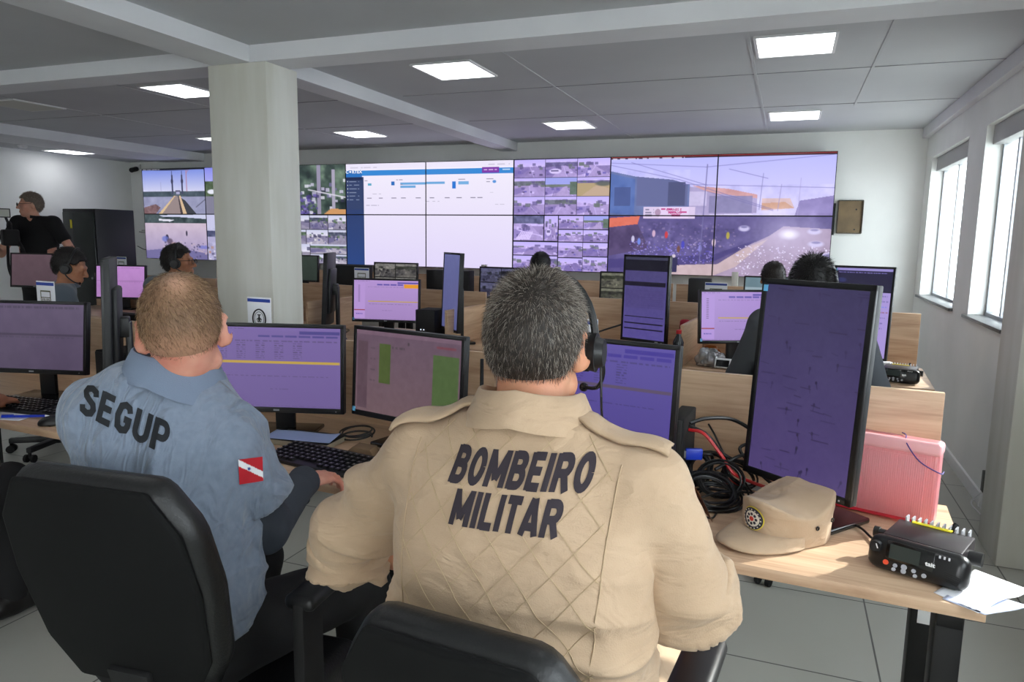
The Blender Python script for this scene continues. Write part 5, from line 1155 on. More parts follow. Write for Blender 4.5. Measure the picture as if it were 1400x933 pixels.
desk(ROW2, -2.92, 1.20, .70, 'second row desk with the orange tabbed purple monitor', 'second row desks', True, panel_x0=-.62)
desk(ROW2, -4.12, 1.60, .70, 'second row desk just beyond the square column', 'second row desks', True)
desk(ROW2, -5.72, 1.70, .70, 'second row desk farthest from the windows', 'second row desks')
for i, lab in enumerate(('far row desk nearest the windows below the street scene', 'far row desk below the tiled camera displays', 'far row desk below the white dashboard', 'far row desk below the street tree display', 'far row desk below the river display')):
    desk(ROW3, -1.5 * i, 1.5, .62, lab, 'far row desks', ang=-.045, ptop=1.075)
for px, lab in ((655, 'white cable duct standing behind the dark edge on monitor'), (757, 'white cable duct standing beside the grey haired head'), (1003, 'white cable duct standing near the dark computer by the paper sign')):
    q = ony(px, 388, 7.12); setp(MB().box((q.x, q.y + .14, .6), (.06, .04, 1.2), bev=.004).obj('cable_duct', mat('duct_grey', (190, 188, 180), rough=.6)), lab, 'cable duct', 'white cable ducts')

# ================================================================== monitors
def monitor(label, x, y, zc, yaw, tilt, w, h, can, desk_z=.75, group='desk monitors', sticker=None, base=(.26, .19), bz=.014, bot=.020, logo=True):
    t = thing('monitor', label, 'monitor', (x, y, desk_z), yaw, group); zr = zc - desk_z
    M = Matrix.Translation((0, 0, zr)) @ Matrix.Rotation(-tilt, 4, 'X')
    g = MB(); g.box((0, .014, 0), (w, .024, h), bev=.004); g.box((0, .034, -.01), (w * .7, .026, h * .62), bev=.012, seg=2); g.xf(M); g.obj('housing', HOUSE, t)
    g = MB()
    for s in (-1, 1): g.box((s * (w / 2 - bz / 2), 0, 0), (bz, .010, h), bev=.002)
    g.box((0, 0, h / 2 - bz / 2), (w, .010, bz), bev=.002); g.box((0, 0, -h / 2 + bot / 2), (w, .010, bot), bev=.002); g.xf(M); g.obj('bezel', BEZEL, t)
    sc = screen_obj('screen', can, w - 2 * bz + .002, h - bz - bot + .002, t, y=-.0015); sc.matrix_local = M @ Matrix.Translation((0, 0, (bot - bz) / 2))
    if logo:
        g = MB(); g.box((0 if w > h else w * .3, -.0055, -h / 2 + bot * .5), (.022, .001, .006)); g.box((w / 2 - .03, -.0055, -h / 2 + bot * .45), (.004, .001, .004)); g.xf(M); g.obj('badge', mat('badge_grey', (150, 152, 158), rough=.4), t)
    if sticker:
        g = MB(); g.box((-w / 2 + bz * .9, -.0058, sticker * (h / 2 - .022)), (.014, .001, .018)); g.xf(M); g.obj('sticker', LBLUE, t)['label'] = 'small light blue sticker'
    g = MB(); g.box((0, .075, (zr + .02) / 2), (.075, .022, zr + .02), bev=.005); g.box((0, .055, zr), (.08, .05, .08), bev=.006); g.obj('stand_neck', BLACK, t)
    MB().box((0, .045, .009), (base[0], base[1], .016), bev=.006, seg=3).obj('stand_base', GLOSSK, t)
    return t
L_, P_ = (.51, .325), (.335, .55)
U = lambda *a, **k: ui(*a, **k)
monitor('dim purple monitor at the picture edge, before the bent man', -3.08, 2.18, 1.035, R(14.8), R(6.8), .51, .32, plain((84, 72, 96), 150, 90), sticker=-1)
monitor('purple monitor with data table and yellow line before the polo man', -1.741, 2.14, 1.008, R(16.9), R(3.3), .51, .33, U(200, 126, (110, 92, 148), seed=3, hdr=(74, 66, 130)), sticker=None)
monitor('dull brown monitor with two green blocks', -1.225, 2.185, 1.008, R(-12.5), R(3.4), .51, .33, green_ui(), sticker=-1)
monitor('violet monitor partly behind the khaki man head, by the ear cup', -.521, 2.09, 1.04, R(-11), R(5.2), .51, .325, U(190, 120, (80, 68, 142), seed=9, hdr=(58, 44, 140), yellow=(86, 72, 92)))
monitor('large portrait monitor with speckled dark violet screen above the cap', .062, 2.025, 1.121, R(-37.3), R(3.7), .335, .555, speckled(), sticker=.98, base=(.24, .22), bz=.016)
monitor('purple portrait monitor seen edge on behind the polo man', -2.53, 2.10, 1.12, R(-45), R(2), .335, .555, plain((120, 100, 160)))
monitor('black monitor seen edge on just beside the brown haired head', -2.50, 2.34, 1.02, R(-50), R(2), .40, .33, plain((60, 60, 80)))
monitor('purple monitor with side menu and orange bar in the second row', -.252, 4.45, 1.053, R(27), R(6), .49, .32, U(130, 84, (160, 132, 196), side=True, seed=5, rows=False), sticker=-1)
monitor('portrait monitor with dark top half beside the wooden end panel', .415, 4.69, 1.088, R(-18.5), R(5), .335, .55, chat(), sticker=.98)
monitor('dark portrait monitor with black bands in the second row', -.829, 4.53, 1.127, R(-21.9), R(1), .335, .55, dark_term())
monitor('slim blue grey portrait monitor turned almost edge on', -2.2, 4.573, 1.113, R(-44), R(2.6), .335, .55, plain((88, 92, 140), 60, 100, False))
monitor('bright purple monitor with orange corner tab in the second row', -2.732, 4.587, 1.028, R(13.6), R(4.4), .51, .32, (lambda c: c.rect(.78, .1, 1, .2, (224, 150, 40)))(U(130, 82, (166, 136, 194), side=True, seed=8, rows=False)), sticker=-1)
monitor('grey portrait monitor edge on against the square column', -3.26, 4.62, 1.09, R(-66), R(3), .335, .55, plain((96, 98, 106), 60, 100, False))
monitor('pale purple monitor between the two headset men', -6.02, 5.17, 1.016, R(16.7), R(5.9), .51, .33, plain((176, 128, 190)))
monitor('dull maroon monitor below the cameraman', -6.72, 4.83, 1.121, R(13.7), R(5.9), .51, .33, plain((84, 66, 74), band=False), group='desk monitors')
monitor('purple monitor peeking out behind the square column', -4.18, 4.86, 1.02, R(0), R(4), .51, .33, U(120, 78, (140, 116, 206), seed=12))
y3 = 6.68
monitor('far monitor with grey city camera pictures below the dashboard', -3.86, y3, 1.06, R(3), R(3), .51, .32, cctv(3))
monitor('far monitor with dark camera tiles behind the grey haired head', -2.66, y3, 1.045, R(-8), R(3), .51, .32, cctv(9, (.85, .85, 1.1), .45))
monitor('far monitor with dim camera tiles beside the dark portrait monitor', -1.40, y3, 1.035, 0, R(3), .51, .32, cctv(14, (1, 1, .85), .5))
monitor('far monitor with a grey green scene above the speckled monitor', -.10, y3, 1.035, 0, R(3), .51, .32, (lambda c: c.grad(0, .3, 1, 1, (150, 170, 180), (110, 120, 110)))(plain((96, 120, 130), band=False)))
monitor('far dark monitor showing a desk picture behind the profile of the man with glasses', -5.85, 6.9, 1.03, R(10), R(3), .51, .32, (lambda c: c.rect(.1, .5, .6, .62, (120, 124, 126)).rect(.4, .2, .5, .35, (130, 140, 136)))(plain((40, 44, 46), band=False)))
monitor('small dark far monitor peeking out beside the column', -5.1, 6.75, 1.12, R(5), R(3), .42, .30, plain((46, 56, 50), band=False))

# ================================================================== desktop computers
def tower(label, p, yaw, w, d, h, led=(40, 60, 230)):
    t = thing('desktop_computer', label, 'computer', p, yaw, 'black desktop computers'); MB().box2((-w / 2, -d / 2, 0), (w / 2, d / 2, h), bev=.004).obj('case', BLACKM, t)
    MB().box((0, -d / 2 - .003, h / 2), (w - .01, .008, h - .01), bev=.003).obj('front_panel', BLACK, t)
    g = MB(); g.box((-w * .2, -d / 2 - .0075, h * .35), (.008, .002, .008)); g.box((-w * .05, -d / 2 - .0075, h * .35), (.008, .002, .008)); g.obj('status_light', mat('led_%d' % led[0], led, emit=(led, 1.5)), t); return t
def seat_on(px, py, y, z): q = ony(px, py, y); return (q.x, q.y, z)
tower('black computer with a blue light below the street tree display', seat_on(482, 375, 6.86, .75), 0, .44, .12, .42)
tower('black computer on the far row behind the blue grey edge on monitor', seat_on(598, 380, 6.86, .75), 0, .20, .12, .40, (170, 175, 190))
tower('narrow black computer beside the blue grey edge on monitor', seat_on(638, 380, 6.86, .75), 0, .12, .12, .40, (180, 175, 190))
tower('black computer next to the paper sign of the far row', seat_on(957, 395, 6.82, .75), 0, .20, .12, .40, (200, 200, 210))
tower('black computer on the second row desk under the orange tabbed monitor', seat_on(590, 430, 4.72, .75), 0, .16, .2, .22, (170, 30, 40))
tower('black computer with red lights behind the polo man', (-2.72, 2.40, .75), RA, .34, .16, .22, (220, 40, 30))
tower('slim black computer standing beside the tangle of cables', (-.268, 2.17, .75), R(-4), .046, .18, .235, (190, 190, 60))

# ================================================================== chairs
def chair(label, x, y, yaw, seat_z=.48, top=1.05, arms=True, arm_z=.70, bw=.235, tilt=R(14), ax=.29, sides=(-1, 1)):
    t = thing('office_chair', label, 'office chair', (x, y, 0), yaw, 'black office chairs')
    MB().box((0, .02, seat_z - .045), (.49, .48, .09), bev=.035, seg=4).obj('seat', LEATHER, t)
    H = top - seat_z - .10; o = [(-.15, 0), (.15, 0), (bw - .02, .10), (bw, H * .55), (bw - .012, H - .09), (bw - .07, H), (-bw + .07, H), (-bw + .012, H - .09), (-bw, H * .55), (-bw + .02, .10)]
    M = Matrix.Translation((0, -.20, seat_z + .10)) @ Matrix.Rotation(tilt, 4, 'X')
    g = MB(); g.prism(o, -.005, .06, axis=1, bev=.026, M=M); g.obj('backrest', LEATHER, t, ang=55)
    oo = [(u * .93, .02 + v * .95) for u, v in o]; g = MB(); g.prism(oo, -.016, .0, axis=1, bev=.008, M=M); g.obj('back_shell', mat('chair_shell', (8, 9, 9), rough=.85, spec=.25), t, ang=55)
    g = MB(); g.prism([(-.045, -.02), (.045, -.02), (.05, .07), (-.05, .07)], -.030, -.012, axis=1, bev=.006, M=M); g.box((0, -.16, seat_z - .08), (.09, .30, .022), bev=.006); g.box((0, -.235, seat_z + .01), (.09, .03, .2), rot=(R(14), 0, 0), bev=.006); g.obj('back_support', BLACKM, t)
    if arms:
        for s in sides:
            MB().box((s * ax, .14, arm_z), (.075, .30, .035), bev=.015, seg=3).obj('armrest', BLACK, t)
            g = MB(); g.box((s * ax, .03, (arm_z + seat_z - .1) / 2), (.03, .085, arm_z - seat_z + .1), bev=.008); g.box((s * .25, .03, seat_z - .10), (.11, .07, .016), bev=.004); g.obj('armrest_post', BLACKM, t)
    g = MB(); g.cyl((0, 0, .10), (0, 0, .30), .028); g.cyl((0, 0, .28), (0, 0, seat_z - .09), .018); g.box((0, 0, seat_z - .10), (.2, .24, .03), bev=.008); g.obj('gas_column', DKMET, t)
    g = MB(); g.cyl((.1, .05, seat_z - .11), (.28, .05, seat_z - .12), .006); g.cyl((.27, .05, seat_z - .12), (.31, .05, seat_z - .12), .014); g.obj('tilt_lever', BLACK, t)
    g = MB()
    for k in range(5):
        a = 2 * PI * k / 5 + .3; g.prism([(-.028, 0), (.028, 0), (.018, .30), (-.018, .30)], .065, .10, axis=2, bev=.006, M=Matrix.Rotation(a, 4, 'Z'))
    g.cyl((0, 0, .06), (0, 0, .13), .045); g.obj('star_base', BLACK, t)
    for k in range(5):
        a = 2 * PI * k / 5 + .3; cx_, cy_ = -.29 * math.sin(a), .29 * math.cos(a); g = MB(); n = Vector((math.cos(a), math.sin(a), 0)) * .024
        for s in (-1, 1): g.cyl(Vector((cx_, cy_, .027)) + n * (s - .35), Vector((cx_, cy_, .027)) + n * (s + .35), .026, n=18)
        g.cyl((cx_, cy_, .03), (cx_, cy_, .075), .01); g.obj('caster', BLACKM, t)
    return t
chair('black office chair of the man in the khaki uniform', -.342, 1.06, R(-5), .47, 1.01, arm_z=.745, bw=.2, ax=.222, sides=(1,))
chair('black office chair of the polo man, seen from behind', -1.185, 1.20, R(5), .48, 1.075, arm_z=.70, bw=.228, ax=.235)
chair('office chair at the picture edge with only its caster showing', -2.88, 1.42, R(-14), .48, 1.0)
chair('office chair of the man with the bent head', -4.62, 3.40, R(-35), .46, .92)
chair('office chair of the man with glasses and headset', -4.22, 3.95, R(-5), .46, .95)
chair('empty black office chair behind the purple table monitor, by the column', -2.42, 3.50, R(10), .48, .97)
chair('office chair of the spiky haired man', .10, 3.46, R(-4), .46, .90)
chair('far row office chair of the black haired person', -2.02, 5.92, 0, .46, .95)
chair('far row office chair beside the spiky haired man', -.1, 5.72, 0, .46, .95)

# ================================================================== things on the front desk
# two way radio
def radio(label, loc, yaw):
    t = thing('two_way_radio', label, 'radio', loc, yaw, 'two way radios')
    MB().box((0, .055, .047), (.162, .125, .062), bev=.004).obj('transceiver_body', mat('radio_body', (58, 54, 58), rough=.4, metal=.5), t)
    g = MB()
    for i in range(11): g.box((-.066 + i * .0132, .128, .05), (.0035, .024, .072))
    g.obj('heat_sink', mat('sink_grey', (196, 198, 205), rough=.4, metal=.4), t)
    MB().box((-.008, .113, .0795), (.085, .012, .0025)).obj('warning_label', YELLOW, t)
    g = MB(); g.box((0, -.022, .040), (.205, .052, .078), rot=(R(-12), 0, 0), bev=.024, seg=4); g.obj('control_head', mat('radio_black', (15, 15, 17), rough=.3), t)
    M = Matrix.Translation((0, -.0215, .040)) @ Matrix.Rotation(R(-12), 4, 'X') @ Matrix.Translation((0, -.0262, 0))
    def on(name, m, f):
        g = MB(); f(g); g.xf(M); return g.obj(name, m, t)
    on('display_bezel', GLOSSK, lambda g: g.box((-.012, -.0006, .010), (.098, .003, .044), bev=.0012))
    on('display', mat('lcd', (52, 60, 58), rough=.2), lambda g: g.box((-.022, -.0024, .010), (.062, .002, .032)))
    def btn(g):
        for x, z, r in ((-.038, -.02, .0046), (-.02, -.018, .0062), (-.02, -.0272, .0056), (.0, -.02, .0046), (-.040, -.029, .0044), (.004, -.030, .0044), (.021, -.024, .0050)): g.cyl((x, 0, z), (x, -.0035, z), r, r * .9, 16)
    on('buttons', mat('button_grey', (176, 178, 186), rough=.4), btn)
    on('power_button', mat('button_orange', (232, 84, 52), rough=.4), lambda g: g.cyl((-.058, 0, -.018), (-.058, -.0035, -.018), .006, .0055, 16))
    on('knob', BLACK, lambda g: g.cyl((-.082, .002, .012), (-.082, -.012, .012), .014, .012, 20)); on('knob_mark', WHITE, lambda g: g.box((-.078, -.0125, .014), (.0022, .001, .011), rot=(0, R(-25), 0)))
    on('indicator', mat('ind', (200, 200, 205), rough=.3), lambda g: [g.box((.046 + i * .009, -.001, .026), (.0035, .002, .006)) for i in range(3)])
    on('speaker_grille', BLACKM, lambda g: [g.box((.075, -.0004, -.006 - i * .0042), (.034 - i * .003, .0016, .0014), rot=(0, R(10), 0)) for i in range(5)])
    flat_text('brand_text', 'tait', .0125, WHITE, t, M @ Matrix.Translation((.03, -.0026, .004)) @ FRONT, .0006, 1.15)
    g = MB(); g.cyl((-.078, .05, .055), (-.112, .05, .055), .010); g.cyl((-.104, .05, .055), (-.116, .05, .055), .013); g.obj('microphone_connector', BLACK, t)
    MB().cyl((.078, .06, .05), (.108, .06, .05), .016).obj('side_knob', BLACK, t); MB().cyl((.02, .12, .062), (.034, .15, .085), .007).obj('antenna_connector', BLACK, t)
    return t
radio('black two way radio with grey buttons at the end of the front desk', (.325, 1.785, .751), R(-23))
radio('black two way radio on the second row desk near the windows', (.60, 4.34, .751), R(-14))
# sheets of paper under the radio
def sheet(label, corners, z0, m, bulge=.01, seed=0, name='paper_sheet', cat='paper', n=14, edge=0.):
    c = [Vector(q) for q in corners]; o = (c[0] + c[1] + c[2] + c[3]) / 4; V = []; 
    for j in range(n):
        for i in range(n):
            u, v = i / (n - 1), j / (n - 1); p = (c[0] * (1 - u) + c[1] * u) * (1 - v) + (c[3] * (1 - u) + c[2] * u) * v
            V.append((p.x - o.x, p.y - o.y, p.z - o.z + bulge * (math.sin(u * 5 + seed) * .5 + .5) * (.3 + v) * max(0, u - .1)))
    Fq = [(j * n + i, j * n + i + 1, (j + 1) * n + i + 1, (j + 1) * n + i) for j in range(n - 1) for i in range(n - 1)]
    ob = raw(name, V, Fq, m, None, loc=o); md = ob.modifiers.new('s', 'SOLIDIFY'); md.thickness = .0012; md.offset = 1; return setp(ob, label, cat)
zz = .752
sheet('curled white paper at the very end of the front desk, under the radio', [(.34, 1.70, zz), (.45, 1.86, zz), (.535, 1.78, zz), (.41, 1.635, zz)], zz, PAPER, .028, .6)
sheet('white sheet peeking out lowest under the curled paper', [(.352, 1.675, zz), (.40, 1.76, zz), (.515, 1.70, zz), (.42, 1.632, zz)], zz, mat('paper_blue', (205, 212, 236), rough=.8), .004, 2.)
# peaked cap
def cap():
    o = np.array((.045, 1.91, .752)); yw = R(140); M = hframe(yw); T = lambda x, y, z: o + x * M[0] + y * M[1] + z * M[2]; KH = MATS['khaki_cloth']
    t = thing('field_cap', 'khaki field cap with round emblem lying on the front desk', 'cap', o)
    g = SDF((-.17, -.17, -.01), (.17, .17, .14), .0035)
    def crown(X, Y, Z):
        a = .088 + .10 * np.clip(Z - .06, 0, .03); b = .106 + .10 * np.clip(Z - .06, 0, .03); q = np.sqrt((X / a) ** 2 + ((Y + .01) / b) ** 2); d = (q - 1) * .09
        zt = .098 - .10 * Y * .35 - .16 * X * X / .1 - .02 * np.sin(Y * 24 + 1) * (.5 + 5 * np.abs(X)); return np.maximum(np.maximum(d, Z - zt), -Z)
    g.ev(crown, (-.12, -.13, 0), (.12, .12, .13), 0); V, Fq = g.mesh(3); V = wrinkle(V, Fq, .006, 16, (1, 1, .5)); W_ = V[:, :1] * M[0] + V[:, 1:2] * M[1] + V[:, 2:] * M[2]
    raw('crown', W_, Fq, KH, t)
    vs = []; n, k = 30, 10
    for i in range(n):
        a = R(-68) + R(136) * i / (n - 1)
        for j in range(k):
            u = j / (k - 1); ext = .095 * u * max(0., math.cos(a * 90 / 69)) ** .6; x = (.086 + ext * .35) * math.sin(a); y = -.01 + (.104 + ext) * math.cos(a)
            z = .022 - .10 * u * u * abs(x) * 1.6 + .0 - .012 * u * u; z = max(z + .003, .003); vs.append(x * M[0] + y * M[1] + z * M[2])
    F = [(i * k + j, i * k + j + 1, (i + 1) * k + j + 1, (i + 1) * k + j) for i in range(n - 1) for j in range(k - 1)]; ob = raw('visor', np.array(vs), F, KH, t); md = ob.modifiers.new('s', 'SOLIDIFY'); md.thickness = .004; md.offset = 0
    prj = project(W_, Fq, -M[1]); 
    def disc(r, m, off, name, r0=0., n=40, xo=0., zo=0.):
        bm = bmesh.new(); bmesh.ops.create_circle(bm, cap_ends=True, segments=n, radius=r); bmesh.ops.triangulate(bm, faces=bm.faces); bmesh.ops.subdivide_edges(bm, edges=bm.edges[:], cuts=2); bmesh.ops.triangulate(bm, faces=bm.faces)
        B = Matrix([[M[0][i], M[2][i], M[1][i], 0] for i in range(3)] + [[0, 0, 0, 1]]); Cc = .2 * M[1] + .056 * M[2] + .0 * M[0]
        wrap_bm(bm, Matrix.Translation(Cc + xo * M[0] + zo * M[2]) @ B, prj, off); bm_obj(name, bm, m, t, (0, 0, 0)); 
    disc(.027, mat('emblem_yellow', (226, 206, 70), rough=.7), .0022, 'emblem'); disc(.025, mat('emblem_dark', (46, 44, 54), rough=.7), .0030, 'emblem_ring'); disc(.018, mat('emblem_cream', (232, 228, 214), rough=.7), .0038, 'emblem_field')
    for a in range(8): disc(.0034, mat('emblem_dark', ()), .0046, 'emblem_ray', xo=.011 * math.cos(a * PI / 4), zo=.011 * math.sin(a * PI / 4), n=10)
    disc(.0055, mat('emblem_red', (206, 60, 40), rough=.6), .0048, 'emblem_centre', n=16)
    for a in range(16): disc(.0016, mat('emblem_cream', ()), .0046, 'emblem_letters', xo=.0215 * math.cos(a * PI / 8), zo=.0215 * math.sin(a * PI / 8), n=8)
    g = MB(); pe = project(W_, Fq, M[0])
    for y_, z_ in ((.0, .045), (-.06, .05)):
        q = pe(Vector(-.2 * M[0] + y_ * M[1] + z_ * M[2])); 
        if q: g.tube([q + Vector(M[1]) * .004 * math.cos(a) + Vector(M[2]) * .004 * math.sin(a) for a in np.linspace(0, 2 * PI, 13)[:-1]], .0016, 6, True)
    g.obj('eyelet', BLACK, t); t.scale = (1.12, 1.12, 1.12); t.location.x -= .012
cap()
# pink ridged document case leaning on the panel
t = thing('document_case', 'translucent pink plastic document case standing behind the portrait monitor', 'document case', (.255, 2.185, .751), R(-17))
PK = bpy.data.materials.new('pink_plastic'); PK.use_nodes = True; nt = PK.node_tree; b = nt.nodes['Principled BSDF']; b.inputs['Base Color'].default_value = (*srgb((250, 164, 170)), 1); b.inputs['Roughness'].default_value = .32; b.inputs['Transmission Weight'].default_value = .45; b.inputs['Subsurface Weight'].default_value = .2; b.inputs['Subsurface Radius'].default_value = (.03, .01, .01)
tc = nt.nodes.new('ShaderNodeTexCoord'); wv = nt.nodes.new('ShaderNodeTexWave'); wv.inputs['Scale'].default_value = 60; wv.inputs['Distortion'].default_value = .3; bp = nt.nodes.new('ShaderNodeBump'); bp.inputs['Strength'].default_value = .25; bp.inputs['Distance'].default_value = .003
nt.links.new(tc.outputs['Object'], wv.inputs['Vector']); nt.links.new(wv.outputs['Fac'], bp.inputs['Height']); nt.links.new(bp.outputs['Normal'], b.inputs['Normal'])
M = Matrix.Rotation(R(-5), 4, 'X')
g = MB(); g.box((0, 0, .112), (.33, .075, .222), bev=.012, seg=3); g.xf(M); g.obj('case_body', PK, t)
g = MB(); g.box((0, -.002, .205), (.334, .08, .036), bev=.01, seg=3); g.xf(M); g.obj('lid', mat('pink_lid', (255, 196, 200), rough=.35, trans=.3), t)
g = MB(); g.box((-.0, -.040, .095), (.27, .003, .17), bev=.001); g.xf(M); g.obj('raised_panel', PK, t)
g = MB(); g.box((0, -.038, .006), (.33, .006, .008)); g.xf(M); g.obj('rim', mat('pink_rim', (206, 44, 62), rough=.35), t)
g = MB(); g.tube([M @ Vector(q) for q in spline([(.06, .035, .228), (.075, -.0, .228), (.085, -.042, .212), (.12, -.045, .17), (.168, -.03, .145), (.170, .03, .14)], 5)], .0016, 6); g.obj('elastic_cord', mat('cord_violet', (60, 50, 130), rough=.6), t)
# handheld radio standing behind the khaki man
t = thing('walkie_talkie', 'handheld radio with tall antenna behind the khaki shoulder', 'handheld radio', (-.85, 2.03, .75), R(10))
MB().box((0, 0, .065), (.058, .036, .13), bev=.006).obj('radio_case', BLACK, t); MB().cyl((-.018, 0, .12), (-.018, 0, .375), .0075, .0055, 12).obj('antenna', BLACKM, t); MB().cyl((.016, 0, .13), (.016, 0, .148), .008).obj('knob', BLACK, t)
MB().box((0, -.0185, .085), (.036, .002, .03)).obj('display', mat('lcd', ()), t)
# tangle of cables
def cable(label, pts, r, m, name='cable', n=8, closed=False): return setp(MB().tube(spline(pts, n), r, 7).obj(name, m), label, 'cable')
def coil(label, c, R0, turns, r, m, tilt, seed, squash=.8):
    rg = random.Random(seed); P = []; N = turns * 22
    Mx = Matrix.Translation(c) @ Euler(tilt).to_matrix().to_4x4()
    for i in range(N): a = i * 2 * PI / 22; q = R0 * (1 + .10 * math.sin(a * .37 + seed)); P.append(Mx @ Vector((q * math.cos(a), q * squash * math.sin(a), .012 * math.sin(a * .23 + seed) + .002 * (i / N - .5) * turns)))
    return setp(MB().tube(P, r, 6).obj('cable', m), label, 'cable', 'coiled black cables')
CB = mat('cable_black', (14, 14, 16), rough=.4)
coil('coil of black cable beside the cap, larger and in front', (-.165, 2.03, .80), .068, 7, .0032, CB, (R(38), R(10), .3), 2)
coil('coil of black cable leaning on the slim computer', (-.235, 2.12, .835), .058, 5, .0035, CB, (R(62), R(-8), .1), 5)
coil('flat coil of black cable lowest on the desk in the tangle', (-.16, 2.06, .772), .085, 4, .0038, CB, (R(6), 0, .8), 8)
coil('small coil of black cable under the slim computer', (-.26, 1.99, .765), .055, 4, .0035, CB, (R(10), R(5), .8), 11)
coil('upright coil of thin black cable nearest the cap crown', tuple(ony(985, 655, 2.10)), .062, 6, .0028, CB, (R(66), R(6), R(12)), 14)
coil('upright coil of black cable against the slim computer, behind the others', tuple(ony(968, 640, 2.17)), .058, 6, .0028, CB, (R(70), R(-10), R(-6)), 17)
coil('loose black loops of cable between the tangle and the portrait monitor', tuple(ony(1012, 650, 2.17)), .05, 4, .0032, CB, (R(40), R(20), R(30)), 19)
coil('wide loose loop of black cable around the tangle', tuple(ony(975, 672, 2.06)), .09, 3, .003, CB, (R(24), R(8), R(10)), 27)
cable('thin black cable hanging from the panel into the tangle', [(-.2, 2.27, .93), (-.17, 2.22, .90), (-.14, 2.2, .84), (-.16, 2.16, .79), (-.2, 2.1, .765)], .003, CB)
cable('thin black cable crossing in front of the tangle', [(-.25, 2.0, .765), (-.2, 1.98, .785), (-.14, 2.02, .80), (-.08, 2.08, .79), (-.02, 2.16, .765)], .003, CB)
cable('red cable arching over the black coils', [(-.245, 2.14, .94), (-.20, 2.13, .935), (-.15, 2.13, .88), (-.11, 2.12, .83), (-.06, 2.15, .80), (0, 2.2, .77)], .005, RED)
cable('thick black cable arching against the panel', [(-.245, 2.16, .955), (-.2, 2.2, .965), (-.13, 2.26, .955), (-.06, 2.26, .92), (.02, 2.24, .86)], .006, CB)
cable('black cable dropping from the slim computer to the monitor', [(-.245, 2.15, .95), (-.19, 2.14, .93), (-.14, 2.16, .87), (-.08, 2.18, .85), (0, 2.2, .87)], .005, CB)
cable('black looped cable behind the portrait monitor edge', [(-.16, 2.1, .84), (-.10, 2.16, .87), (-.04, 2.19, .88), (-.05, 2.22, .90), (-.10, 2.2, .88), (-.03, 2.16, .82), (.03, 2.15, .78)], .005, CB)
cable('black cable hanging over the front of the desk beside the cap', [(-.2, 2.0, .757), (-.19, 1.95, .757), (-.15, 1.93, .757), (-.14, 1.97, .757)], .0028, CB)
cable('thin black cable lying between cap and tangle', [(-.08, 2.15, .80), (-.04, 2.1, .77), (-.01, 2.11, .757), (.03, 2.16, .757)], .003, CB)
cable('black cable from the portrait monitor base to the radio', [(.16, 2.07, .757), (.22, 2.02, .757), (.25, 1.94, .76), (.29, 1.92, .79)], .0032, CB)
t = thing('display_plug', 'blue display cable plug on the slim computer', 'plug', (-.235, 2.11, .875), R(20)); MB().box((.012, 0, 0), (.05, .016, .034), bev=.004).obj('plug_body', BLUE, t); MB().box((-.015, 0, 0), (.008, .012, .022)).obj('plug_shell', STEEL, t); MB().tube(spline([(.035, 0, 0), (.07, .02, -.01), (.08, .05, -.06), (.07, .06, -.11)]), .005, 8).obj('plug_lead', CB, t)
t = thing('paper_strip', 'strip of red and white card lying behind the tangle', 'card', (.0, 2.2, .757), R(-14)); MB().box((-.02, 0, .01), (.12, .02, .018), bev=.001).obj('white_part', PAPER, t); MB().box((-.11, 0, .008), (.06, .03, .014), bev=.001).obj('red_part', RED, t); MB().box((.07, -.005, .008), (.06, .03, .014), bev=.001).obj('dark_red_part', mat('dark_red', (130, 40, 48), rough=.5), t)
# ================================================================== polo man's desk
def keyboard(label, loc, yaw, L=.45, D=.155):
    t = thing('keyboard', label, 'keyboard', loc, yaw, 'black keyboards'); g = MB(); g.prism([(-D / 2, 0), (D / 2, 0), (D / 2, .026), (-D / 2, .012)], -L / 2, L / 2, axis=0, bev=.003); g.obj('keyboard_case', BLACK, t)
    mk = None; nk = 0
    for r_ in range(6):
        n = 18; yy = -D / 2 + .018 + r_ * .023
        for i in range(n):
            if r_ == 0 and 4 < i < 9: continue
            if i == 14: continue
            if mk is None:
                g = MB(); g.box((0, 0, 0), (.0185, .0175, .008), taper=(.8, .8)); g.mi = 1; g.box((-.003, .002, .0041), (.003, .004, .0006)); o = g.obj('key', [mat('key_black', (24, 25, 27), rough=.28), mat('key_mark', (190, 192, 196), rough=.5)], t); mk = o
            else: o = mk.copy(); COL.objects.link(o); o.parent = t
            o.location = (-L / 2 + .018 + i * (L - .036) / (n - 1), yy, .0175 + r_ * .0022)
    return t
keyboard('long black keyboard under the hand of the polo man', (-1.36, 1.93, .751), R(-9), .47, .165)
keyboard('black keyboard at the picture edge under the resting hand', (-2.95, 2.05, .751), R(4), .44, .15)
def mouse(label, loc, yaw):
    t = thing('computer_mouse', label, 'mouse', loc, yaw, 'black mice'); g = SDF((-.05, -.07, -.005), (.05, .07, .05), .0035); g.ell((0, 0, .008), (.032, .056, .03), None, 0); g.cut((0, 0, .001), (0, 0, -1), (-.05, -.07, -.02), (.05, .07, .01)); V, F_ = g.mesh(1); raw('mouse_body', V, F_, BLACK, t)
    MB().cyl((-.004, .028, .03), (.004, .028, .03), .008).obj('scroll_wheel', GLOSSK, t); MB().tube(spline([(0, .055, .012), (.01, .1, .004), (.03, .15, .004)]), .002, 6).obj('mouse_lead', CB, t); return t
mouse('black mouse beside the blue pen', (-2.63, 1.92, .751), R(-40)); mouse('black mouse near the second two way radio', (.385, 4.36, .751), R(10))
